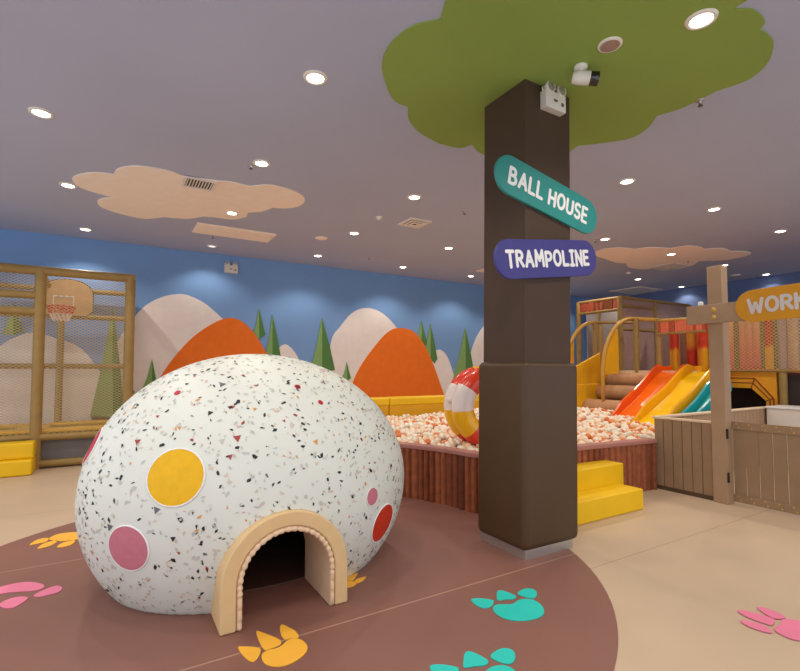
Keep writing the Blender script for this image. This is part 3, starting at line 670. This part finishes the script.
for d_, p in shown:
    k = rnd.choices((0, 1, 2), (.62, .24, .14))[0]; key, lab, grp = kinds[k]
    if k not in protos:
        me = bpy.data.meshes.new('play_ball'); me.from_pydata([tuple(v) for v in iv], [], [tuple(f) for f in if_.tolist()]); me.materials.append(M[key])
        me.polygons.foreach_set('use_smooth', [True]*len(me.polygons)); o = bpy.data.objects.new('play_ball', me); COL.objects.link(o); protos[k] = o
        tag(o, lab, 'ball', grp)
    else: o = protos[k].copy(); COL.objects.link(o)
    o.location = p
R_ = np.array([p for d_, p in rest]); V = (iv[None]+R_[:, None]).reshape(-1, 3); nf = len(if_)
FF = (if_[None]+(np.arange(len(R_))*len(iv))[:, None, None]).reshape(-1, 3)
me = bpy.data.meshes.new('play_balls'); me.vertices.add(len(V)); me.vertices.foreach_set('co', V.ravel()); me.loops.add(FF.size); me.loops.foreach_set('vertex_index', FF.ravel().astype(np.int32))
me.polygons.add(len(FF)); me.polygons.foreach_set('loop_start', np.arange(0, FF.size, 3, dtype=np.int32)); me.update(calc_edges=True); me.validate()
for k in ('ballw', 'ballc', 'ballo'): me.materials.append(M[k])
mi = np.array(rnd.choices((0, 1, 2), (.62, .24, .14), k=len(R_)), dtype=np.int32).repeat(nf); me.polygons.foreach_set('material_index', mi); me.polygons.foreach_set('use_smooth', [True]*len(FF)); me.update()
o = bpy.data.objects.new('play_balls', me); COL.objects.link(o); tag(o, 'cream, peach and orange plastic balls filling the pit beyond the rim', 'balls', kind='stuff')
# yellow padding along the back wall
pw = thing('padded_barrier', (5.5, 8.05, 0), 'long yellow padded barrier closing the back of the ball pit', 'padded barrier')
for k in range(5):
    MB().box((1.5+k*1.5, 7.9, .0), (2.99+k*1.5, 8.2, .93)).build('pad_section', M['gold'], pw, bevel=.03, segs=3)
    MB().box((1.5+k*1.5, 7.88, .8), (2.99+k*1.5, 8.22, .955)).build('top_roll', M['yellow'], pw, bevel=.03, segs=3)
# inflatable ring
rg = thing('inflatable_ring', (4.05, 4.45, .55), 'big double inflatable ring striped red, white and yellow standing in the ball pit', 'inflatable ring')
rc_ = aty(491, 407, 4.42); ax = (CAM-rc_); ax.z = 0; ax.normalize(); ax = (Matrix.Rotation(math.radians(26), 3, 'Z') @ ax).normalized()
ru_ = Vector((0, 0, 1)).cross(ax).normalized(); rw_ = Vector((0, 0, 1))
dep = proj(rc_)[2]; RO = 41.5*dep/F; r0 = RO*.265; RM = RO-r0
def torus(c, name, ph):
    b = MB(); N, n = 72, 20
    for i in range(N):
        a = 2*PI*i/N; d = ru_*math.cos(a)+rw_*math.sin(a)
        b.v += [tuple(c+d*(RM+r0*math.cos(2*PI*k/n))+ax*(r0*math.sin(2*PI*k/n))) for k in range(n)]
    for i in range(N):
        s = int(((i+.5)/N*360-ph) % 360//40) % 3
        for k in range(n): b.f.append((i*n+k, i*n+(k+1) % n, ((i+1) % N)*n+(k+1) % n, ((i+1) % N)*n+k)); b.m.append(s)
    return b.build(name, [M['ry'], M['rr'], M['rw']], rg, smooth=True)
# angles run from screen right (0) over the top (90) to the left (180)
torus(rc_, 'front_tube', 66)
bt = torus(rc_-ax*r0*1.95, 'rear_tube', 66)
vp = rc_-ax*r0*.85+ (ru_*math.cos(math.radians(170))+rw_*math.sin(math.radians(170)))*(RM+r0*.9)
MB().ball(vp, .045, 10).build('valve', M['rw'], rg, smooth=True)
# yellow steps in front of the pit
st = thing('step_block', (4.3, 3.4, 0), 'yellow two step vinyl block against the ball pit wall', 'steps')
MB().box((3.6, 3.1, 0), (4.9, 3.41, .217)).build('lower_step', M['yellow'], st, bevel=.012, segs=2)
MB().box((3.6, 3.38, 0), (4.98, 3.64, .435)).build('upper_step', M['yellow'], st, bevel=.012, segs=2)
# ------------------------------------------------------------------ netted trampoline frame at left
YF, YR, X0, X1 = 9.0, 10.22, -1.0, .19
def net_panel(b, o, u, v, W, Ht, cw, ch, r=.0035):
    """diamond net: strands clipped to a rectangle W x Ht at origin o with axes u, v"""
    o, u, v = Vector(o), Vector(u), Vector(v); m = ch/cw; n = u.cross(v).normalized()
    def strand(x0, y0, x1, y1, off):
        b.tube([o+u*x0+v*y0+n*off, o+u*x1+v*y1+n*off], r, 3, cap=False)
    k = -int(Ht/ch)-1
    while k*cw < W:
        for s in (1, -1):
            # y = s*m*(x-k*cw) (+Ht for s=-1)
            x0 = k*cw; pts = []
            y_at = lambda x: m*(x-x0) if s == 1 else Ht-m*(x-x0)
            xa, xb = max(0, x0), min(W, x0+Ht/m)
            if xb > xa+1e-4: strand(xa, y_at(xa), xb, y_at(xb), s*r*.8)
        k += 1
fm = thing('trampoline_cage', (-.6, 9.6, 0), 'tan padded trampoline cage with netting, yellow pads and grey skirt at left', 'trampoline')
def bar(par, name, a, c, r, m='tube'): return MB().tube([a, c], r, 12).build(name, M[m], par, smooth=True, auto=50)
for x in (-3.2, X0, X1): bar(fm, 'post', (x, YF, 0), (x, YF, 3.03), .075)
for x in (-3.2, -.83, X1): bar(fm, 'post', (x, YR, 0), (x, YR, 2.9), .055)
bar(fm, 'top_rail', (-3.4, YF, 3.0), (X1+.07, YF, 3.0), .07)
for z in (2.62, 2.37): bar(fm, 'rail', (-3.2, YF, z), (X0, YF, z), .06)
for z in (2.9, 2.43, 1.55): bar(fm, 'rail', (-3.2, YR, z), (X1, YR, z), .045)
for x in (X0, X1): bar(fm, 'top_rail', (x, YF, 2.98), (x, YR, 2.9), .05)
for x in (X0, X1): bar(fm, 'rail', (x, YF, 1.55), (x, YR, 1.55), .045)
for z in (.47, .07): bar(fm, 'lower_rail', (-3.3, YF, z), (1.4, YF, z), .055)
bar(fm, 'lower_rail', (1.4, YF, .47), (1.4, YR, .47), .055); bar(fm, 'post', (1.4, YF, 0), (1.4, YF, .52), .06)
b = MB(); net_panel(b, (-3.2, YF-.01, .5), (1,0,0), (0,0,1), 3.2+X1, 2.5, .074, .042)
b.build('net_panel', M['net'], fm)
b = MB(); net_panel(b, (X1, YF, .5), (0,1,0), (0,0,1), YR-YF, 2.4, .074, .042); b.build('net_panel', M['net'], fm)
MB().box((-3.2, YF+.03, .1), (1.36, YF+.05, .44)).build('skirt', M['skirt'], fm)
MB().box((-3.2, YF+.07, .5), (1.36, YR, .52)).build('jump_mat', M['mat_k'], fm)
for a, c in (((-3.15, YF+.03), (X0-.05, YF+.33)), ((X0+.05, YF+.03), (1.36, YF+.33)), ((-3.15, YR-.3), (X0-.05, YR)), ((X0+.05, YR-.3), (1.36, YR)), ((.0, YF+.34), (.42, YR-.31)), ((X0-.3, YF+.34), (X0+.12, YR-.31))):
    MB().box((a[0], a[1], .525), (c[0], c[1], .585)).build('spring_pad', M['gold'], fm, bevel=.02, segs=2)
sb = thing('step_block', (-1.6, 8.75, 0), 'yellow padded step block at the foot of the netted cage', 'steps')
MB().box((-2.6, 8.62, .22), (-.97, 8.9, .45)).build('upper_step', M['yellow'], sb, bevel=.03, segs=3)
MB().box((-2.6, 8.5, .0), (-.97, 8.9, .22)).build('lower_step', M['yellow'], sb, bevel=.03, segs=3)
# basketball backboard
bb = thing('basketball_hoop', (-.72, 9.9, 2.2), 'wooden basketball backboard with red hoop and net inside the cage', 'basketball hoop')
YBB = 9.9; bx0, bx1 = -1.1, -.36; xm = (bx0+bx1)/2
def bbp(s): return [(xm+(x-xm)*s, YBB, 2.72+(z-2.72)*s) for x, z in [(bx0+.1,2.42),(bx1-.1,2.42),(bx1,2.5),(bx1,2.8)]+[(xm+(bx1-xm)*math.cos(a), 2.8+.24*math.sin(a)) for a in (PI*k/16 for k in range(1,16))]+[(bx0,2.8),(bx0,2.5)]]
MB().prism(bbp(1.035), (0, .03, 0)).build('edge_trim', M['black'], bb)
brd = MB().prism([Vector(p)-Vector((0,.01,0)) for p in bbp(1.0)], (0, .03, 0)).build('backboard', M['board'], bb)
b = MB()
for a, c in (((-.93,2.735),(-.63,2.752)), ((-.93,2.5),(-.913,2.735)), ((-.647,2.5),(-.63,2.735))): b.box((a[0], YBB-.014, a[1]), (c[0], YBB-.0105, c[1]))
b.build('target_square', M['letter'], brd)
hc = Vector((-.79, YBB-.26, 2.53)); HR = .2
ho = MB().tube([hc+Vector((HR*math.cos(a), HR*math.sin(a), 0)) for a in (2*PI*k/32 for k in range(32))], .014, 8, closed=True).tube([hc+Vector((0, HR, 0)), hc+Vector((0, .25, 0))], .03, 8).build('hoop', M['hoop'], bb, smooth=True)
b = MB()
for k in range(14):
    for s in (1, -1):
        P = []
        for j in range(7):
            t_ = j/6; a = 2*PI*(k+s*t_*1.6)/14; r_ = HR*(1-.45*t_); P.append(hc+Vector((r_*math.cos(a), r_*math.sin(a), -.23*t_)))
        b.tube(P[:4], .007, 4, mi=1, cap=False); b.tube(P[3:], .007, 4, mi=0, cap=False)
b.build('hoop_net', [M['netw'], M['hoop']], bb)
# ------------------------------------------------------------------ workshop fence, gate, post, beam, sign
FX = 5.9
fe = thing('plank_fence', (FX, 3.2, 0), 'tan vertical plank fence panel between ball pit and gate post', 'fence')
b = MB(); n = 6; ya, yb = 3.56, 2.88
for k in range(n):
    y1 = ya-(ya-yb)*k/n; y0 = ya-(ya-yb)*(k+1)/n; b.box((FX-.012, y0+.004, .05), (FX+.02, y1-.004, .875))
b.build('planks', M['fence'], fe, bevel=.003, segs=1)
MB().box((FX-.004, yb, .05), (FX+.012, ya, .87)).build('backing', M['groove'], fe)
MB().box((FX-.02, yb, .875), (FX+.05, ya+.02, .9)).build('top_rail', M['fence3'], fe, bevel=.004, segs=1)
MB().box((FX-.006, yb, .0), (FX+.02, ya, .05)).build('kickboard', M['groove'], fe)
fe2 = thing('plank_fence', (7.4, 3.57, 0), 'tan plank fence behind the gate running right to the white counter', 'fence')
b = MB()
for k in range(26):
    b.box((FX+.06+k*.115, 3.55, .0), (FX+.06+k*.115+.11, 3.575, .875))
b.build('planks', M['fence2'], fe2, bevel=.003, segs=1)
MB().box((FX+.06, 3.565, .0), (9.0, 3.59, .87)).build('backing', M['groove'], fe2)
MB().box((FX+.05, 3.53, .875), (9.05, 3.61, .9)).build('top_rail', M['fence3'], fe2, bevel=.004, segs=1)
po = thing('gate_post', (FX+.04, 2.79, 0), 'tall square tan gate post carrying the workshop beam', 'post')
MB().box((FX-.05, 2.712, 0), (FX+.09, 2.868, 2.68)).build('shaft', M['fence2'], po, bevel=.008, segs=2)
for z in (.30, .78):
    h = MB().tube([(FX-.045, 2.704, z-.055), (FX-.045, 2.704, z+.055)], .012, 8).build('hinge', M['black'], po)
be = thing('cross_beam', (5.82, 2.4, 2.0), 'tan horizontal beam bolted across the gate post', 'beam')
MB().box((5.80, .9, 2.02), (5.848, 3.08, 2.235)).build('plank', M['fence2'], be, bevel=.006, segs=2)
for z in (2.17, 2.085):
    MB().ball((5.795, 2.775, z), .026, 8, sc=(.6, 1, 1)).build('bolt', M['stud'], be, smooth=True)
MB().lathe((5.83, 2.93, 2.235), [(.028,0),(.03,.02),(.024,.045),(0,.05)], 14).build('knob', M['fix'], be, smooth=True)
wsL = atx(753, 308, 5.77); 
wr = .17; wc0 = Vector((5.774, wsL.y, 2.182)); LEN = 1.0
c = wc0+Vector((0, -LEN/2, .0)); u = Vector((0, -1, .03)).normalized(); w = Vector((0, .03, 1)).normalized()
t = thing('workshop_sign', c-Vector((0, 0, wr)), 'yellow capsule sign reading WORK on the gate beam', 'sign')
MB().prism([c+u*x+w*y for x, y in stadium(LEN, wr)], (.025, 0, 0)).build('board', M['ochre'], t, bevel=.003, segs=1)
b = MB()
lt = lettering('WORK', .49, .135, .017, gap=.28, seed=3)
x0t = atx(746.6, 304, 5.77).y; off = (wc0.y+0-LEN/2 - x0t)   # left end of the text, measured along u from c
for i, pl in enumerate(lt): b.add([c+u*(x+off+.245+.018)+w*y+Vector((-.0015-.00001*(i % 40), 0, 0)) for x, y in pl], [tuple(range(len(pl)))])
b.build('lettering', M['letter_g'], t)
ga = thing('plank_gate', (6.0, 2.2, 0), 'tan plank gate with gold studded rails, hinged right of the gate post', 'gate')
GYa, GYb = 2.712, 1.45; n = 10; b = MB()
for k in range(n):
    y1 = GYa-(GYa-GYb)*k/n; y0 = GYa-(GYa-GYb)*(k+1)/n; b.box((5.985, y0+.005, .04), (6.005, y1-.005, .895))
b.build('planks', M['fence'], ga, bevel=.003, segs=1)
for z in (.025, .825):
    r_ = MB().box((5.968, GYb, z), (5.985, GYa, z+.085)).build('rail', M['fence'], ga, bevel=.003, segs=1)
    for k in range(n):
        for s in (.3, .7):
            y = GYa-(GYa-GYb)*(k+.5)/n+.0
        for zz in (z+.022, z+.064):
            MB().ball((5.967, y+(.015 if zz > z+.05 else -.01), zz), .009, 5, sc=(.5, 1, 1)).build('stud', M['stud'], r_, smooth=True)
wb = thing('counter_block', (9.1, 2.6, 0), 'white box counter behind the gate', 'counter')
MB().box((8.86, 1.6, .0), (9.36, 3.52, .885)).build('body', M['box'], wb, bevel=.01, segs=2)
MB().box((8.845, 1.59, .885), (9.38, 3.528, .915)).build('top', M['white'], wb, bevel=.006, segs=2)
# ------------------------------------------------------------------ slides
def slide(y1, y0, xt, zt, xb, zb, mb_, ms, name_label):
    t = thing('slide', ((xt+xb)/2, (y0+y1)/2, 0), name_label, 'slide', 'slides into the ball pit')
    P = []; N = 30
    for k in range(N+1):
        s = k/N; e = s*s*(3-2*s)*.35+s*.65
        P.append((xt+(xb-xt)*s, zt+(zb-zt)*e+.035*math.sin(s*PI*3)*(1-s)))
    P = ([(xt+.25, zt+.0)] if zt > 1.3 else [])+P+[(xb-.35, zb-.03)]
    bed = MB(); n = len(P)
    for x, z in P: bed.v += [(x, y1-.03, z), (x, (y0+y1)/2, z-.012), (x, y0+.03, z)]
    for k in range(n-1): bed.f += [(k*3, k*3+1, k*3+4, k*3+3), (k*3+1, k*3+2, k*3+5, k*3+4)]; bed.m += [0, 0]
    bed.build('bed', mb_, t, smooth=True)
    for yy in (y1, y0):
        w = MB()
        for k, (x, z) in enumerate(P):
            h = .17*min(1, .35+k/6) if k > 0 else .1
            if k > n-8: h *= max(.25, (n-1-k)/8+.1)
            for dy, dz in ((-.03, -.05), (.03, -.05), (.03, h-.02), (.018, h), (-.018, h), (-.03, h-.02)): w.v.append((x, yy+dy, z+dz))
        for k in range(n-1): w.f += [(k*6+j, k*6+(j+1) % 6, k*6+6+(j+1) % 6, k*6+6+j) for j in range(6)]; w.m += [0]*6
        w.f += [tuple(range(5, -1, -1)), tuple((n-1)*6+j for j in range(6))]; w.m += [0, 0]
        w.build('side_wall', ms, t, smooth=True, auto=50)
    return t
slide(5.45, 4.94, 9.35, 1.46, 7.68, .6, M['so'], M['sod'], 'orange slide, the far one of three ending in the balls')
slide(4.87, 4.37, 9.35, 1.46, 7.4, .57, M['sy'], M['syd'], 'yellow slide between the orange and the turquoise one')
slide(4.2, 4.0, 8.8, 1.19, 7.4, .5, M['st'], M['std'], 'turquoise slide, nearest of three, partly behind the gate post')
# ------------------------------------------------------------------ play structure behind the slides
ps = thing('play_platform', (9.9, 5.0, 0), 'brown raised play platform on posts behind the slides', 'play structure')
MB().box((9.3, 4.76, 1.33), (11.34, 6.84, 1.44)).box((9.6, 1.2, 1.33), (11.34, 4.76, 1.44)).build('deck', M['plat'], ps)
MB().box((9.27, 4.76, 1.4), (9.3, 6.4, 1.47)).build('deck_edge', M['fence3'], ps)
MB().box((9.56, 1.2, 1.44), (9.6, 4.6, 1.5)).build('deck_edge', M['fr2'], ps)
for x, y, z1 in ((9.38, 4.5, 2.5), (9.36, 5.52, 2.5), (11.25, 4.62, 2.5), (11.25, 5.52, 2.4), (9.7, 2.6, 2.6), (9.36, 6.0, 2.55), (9.36, 7.0, 2.55)): bar(ps, 'post', (x, y, 0), (x, y, z1), .055)
MB().box((9.9, 4.75, 0), (9.95, 7.2, 1.33)).build('back_panel', M['plat'], ps)
MB().box((11.35, 1.2, 1.44), (11.4, 6.6, 2.5)).build('back_panel', M['mauve'], ps)
bar(ps, 'rail', (9.36, 4.62, 2.44), (9.36, 5.55, 2.47), .035, 'tube2')
def fringe(par, y0, y1, z0, z1, X, ms, n):
    b = MB()
    for k in range(n):
        a = y0+(y1-y0)*k/n; e = y0+(y1-y0)*(k+1)/n; s = rnd.uniform(0, .012)
        b.box((X-s, a+.003, z0+rnd.uniform(-.01, .01)), (X+.02, e-.003, z1), rnd.choice((0, 1)))
    return b.build('fringe', ms, par)
fringe(ps, 4.6, 5.5, 2.2, 2.43, 9.3, [M['fr2'], M['fr']], 16)
bar(ps, 'rail', (9.3, 4.6, 2.2), (9.3, 5.52, 2.2), .025)
# arched handrails with yellow panels and padded rollers
def rail_arc(y, label_part, x0=8.35, x1=9.35, z0=1.4, z1=2.56, xc=8.85):
    P = [(x0, y, .5), (x0, y, z0)]+[(x1-(x1-x0)*math.cos(PI/2*k/12), y, z0+(z1-z0)*math.sin(PI/2*k/12)) for k in range(1, 13)]
    MB().tube(P, .04, 10).build('handrail_arch', M['tube2'], cs, smooth=True)
    Q = [(x1-(x1-x0-.05)*math.cos(PI/2*k/12), y+.0, z0+(z1-z0-.05)*math.sin(PI/2*k/12)) for k in range(13)]
    Q = [q for q in Q if q[0] < xc]
    MB().prism([(x, y-.015, z) for x, _, z in Q]+[(xc, y-.015, Q[-1][2]+.04), (xc, y-.015, z0)], (0, .03, 0)).build('side_shield', M['gold'], cs)
cs = thing('climbing_stairs', (8.8, 6.3, 0), 'padded roller stairs with arched gold handrails and yellow side panels', 'climbing stairs')
rail_arc(6.08, 0); rail_arc(7.0, 0, xc=8.62)
bar(cs, 'rail', (9.35, 6.08, 2.56), (9.36, 5.5, 2.48), .04, 'tube2'); bar(cs, 'rail', (9.35, 7.0, 2.56), (10.2, 6.5, 2.56), .035)
for x, z in ((8.42, .74), (8.85, 1.02), (9.2, 1.27)):
    MB().lathe((x, 5.55, z), [(0,0),(.12,0),(.145,.03),(.15,.06),(.15,.92),(.145,.95),(.12,.98),(0,.98)], 20, (Vector((1,0,0)), Vector((0,0,-1)), Vector((0,1,0)))).build('roller', M['roll'], cs, smooth=True)
MB().prism([(8.0, 6.56, 1.2), (8.0, 6.56, 1.5), (9.35, 6.56, 2.0), (9.35, 6.56, 1.2)], (0, .05, 0)).build('side_panel', M['gold'], cs, bevel=.015)
MB().box((8.1, 6.52, .5), (8.9, 6.66, 1.2)).build('side_panel', M['gold'], cs, bevel=.03)
MB().box((8.35, 6.66, 1.42), (8.9, 6.98, 1.5)).build('tread', M['so'], cs, bevel=.02)
bar(cs, 'post', (8.98, 6.56, .5), (8.98, 6.56, 2.45), .04)
bar(cs, 'post', (9.3, 5.95, .5), (9.3, 5.95, 2.55), .05)
# far tower
tw = thing('play_tower', (11.7, 7.5, 0), 'far play tower with red fringed roof and mesh walls near the ceiling', 'play structure')
TX, TY0, TY1, TX1 = 10.2, 6.93, 8.1, 13.2
for x, y in ((TX, TY0), (TX, TY1), (TX, 7.5), (11.6, TY0), (TX1, TY0), (TX1, TY1)): bar(tw, 'post', (x, y, 0), (x, y, 3.2 if y != 7.5 else 2.9), .06 if y != 7.5 else .035)
for a, c in (((TX, TY0, 3.19), (TX, TY1, 3.19)), ((TX, TY0, 2.91), (TX, TY1, 2.91)), ((TX, TY0, 3.2), (TX1, TY0, 3.2)), ((TX, TY0, 3.0), (11.6, TY0, 3.0)), ((11.6, TY0, 2.72), (TX1, TY0, 2.72)), ((TX, TY0, 2.45), (TX1, TY0, 2.45))): bar(tw, 'beam', a, c, .04)
fringe(tw, TY0+.06, TY1-.05, 2.94, 3.17, TX-.02, [M['fr'], M['w2']], 18)
MB().box((TX+.3, TY1-.03, 1.4), (TX1, TY1, 3.15)).box((TX1-.4, TY0+.05, 1.4), (TX1-.35, TY1, 2.9)).build('grey_wall', M['greyp'], tw)
MB().box((TX+.05, TY0-.01, .0), (TX1, TY0+.01, 2.44)).box((TX+.05, TY0-.01, 2.46), (TX1-.05, TY0+.01, 3.16)).build('mesh_wall', M['mauve'], tw)
MB().box((TX-.0, TY0, 1.35), (TX1, TY1, 1.45)).build('deck', M['plat'], tw)
# flame painted soft columns between the fringe and the deck
def soft_col(px, X, r, m, label, z0=1.45, z1=2.45):
    p = atx(px, 350, X); t = MB().lathe((p.x, p.y, z0), [(0,0),(r*.9,0),(r,.03),(r,z1-z0-.03),(r*.9,z1-z0),(0,z1-z0)], 18).build('soft_column', m, smooth=True)
    t.data.transform(Matrix.Translation((0, 0, z0))); t.location.z = 0
    tag(t, label, 'soft column', 'padded columns on the play deck')
soft_col(674.5, 9.9, .085, M['flame'], 'red and yellow flame column, leftmost under the coral fringe')
soft_col(692, 9.95, .09, M['flame2'], 'red column with yellow top, middle one under the coral fringe')
soft_col(703, 9.95, .09, M['flame'], 'red and yellow flame column beside the gate post')
soft_col(683.5, 10.6, .06, M['plat'], 'dark brown column behind the flame columns')
for px, m, lab in ((731.5,'post_p','peach column just right of the gate post'), (737,'post_g','narrow olive column right of the first peach one'), (744,'post_p','wide peach column left of centre behind the net'), (750.5,'post_p','peach pink column beside the narrow dark one'),
                   (757.5,'post_p','peach column left of the dark olive pair'), (763.5,'post_g','olive column left of the red and yellow one'), (770,'flame','red to yellow column behind the net, right'), (777,'post_g','olive column right of the red to yellow one'),
                   (783.5,'lilac','lilac grey column behind the net'), (793,'tanp','wide tan column at right edge behind the net')):
    soft_col(px, 10.0, .075 if m != 'post_g' else .05, M[m], lab, 1.45, 2.55)
nf = thing('net_frame', (9.3, 3.4, 0), 'netted frame above the orange arch, behind the workshop fence', 'net frame')
b = MB(); net_panel(b, (9.45, 1.3, 1.48), (0,1,0), (0,0,1), 3.3, 1.15, .07, .055, .0045); b.build('net_panel', M['net'], nf)
bar(nf, 'rail', (9.45, 1.3, 2.63), (9.45, 4.6, 2.63), .04); bar(nf, 'rail', (9.45, 1.3, 1.47), (9.45, 4.6, 1.47), .022)
bar(nf, 'post', (9.5, 3.52, 0), (9.5, 3.52, 1.5), .06); bar(nf, 'post', (9.45, 4.58, 1.45), (9.45, 4.58, 2.65), .04)
MB().box((9.55, 1.3, .0), (9.58, 3.5, 1.4)).build('dark_mesh', M['dark'], nf)
# orange octagon arch panel
oa = thing('arch_panel', (9.5, 4.1, 0), 'orange padded panel with octagonal opening below the netted frame', 'panel')
OX = 9.5
YA, YB2 = 3.61, 4.71; yc = 4.16; zt = 1.445
def oct2(hw, top, sh): return [(yc-hw, .0), (yc-hw, sh), (yc-hw*.47, top), (yc+hw*.47, top), (yc+hw, sh), (yc+hw, .0)]
o1, o2, o3 = oct2(.51, zt-.1, 1.01), oct2(.455, zt-.185, .985), oct2(.40, zt-.275, .96)
outer = [(YA, 0), (YA, 1.01), (YA, zt), (YB2, zt), (YB2, 1.01), (YB2, 0)]
def ringmesh(a, c, x0, x1, m, name, par):
    b = MB()
    for k in range(len(a)-1):
        q = [a[k], a[k+1], c[k+1], c[k]]; b.prism([(x0, y, z) for y, z in q], (x1-x0, 0, 0))
    return b.build(name, m, par)
ringmesh(outer, o1, OX, OX+.05, M['octo'], 'face', oa)
ringmesh(o1, o2, OX-.02, OX+.05, M['octo'], 'outer_frame', oa); ringmesh(o2, o3, OX-.03, OX+.05, M['octo'], 'inner_frame', oa)
b = MB()
for o_ in (o1, o2):
    for (ya, za), (yb, zb) in zip(o_, o_[1:]): b.tube([(OX-.03, ya, za), (OX-.03, yb, zb)], .009, 6)
for k in (2, 3, 1, 4): b.tube([(OX-.03, *o1[k]), (OX-.035, *o3[k])], .008, 6)
b.build('seam_lines', M['line'], oa)
MB().box((OX+.3, 3.62, 0), (OX+.34, 4.58, zt-.12)).build('dark_backing', M['dark'], oa)
# ------------------------------------------------------------------ ambient light and colour management
wd = bpy.data.worlds.new('world'); scene.world = wd; wd.use_nodes = True
bg = wd.node_tree.nodes['Background']; bg.inputs[0].default_value = (.86, .90, 1, 1); bg.inputs[1].default_value = 1.35
scene.view_settings.view_transform = 'Standard'; scene.view_settings.look = 'None'; scene.view_settings.exposure = 0.0
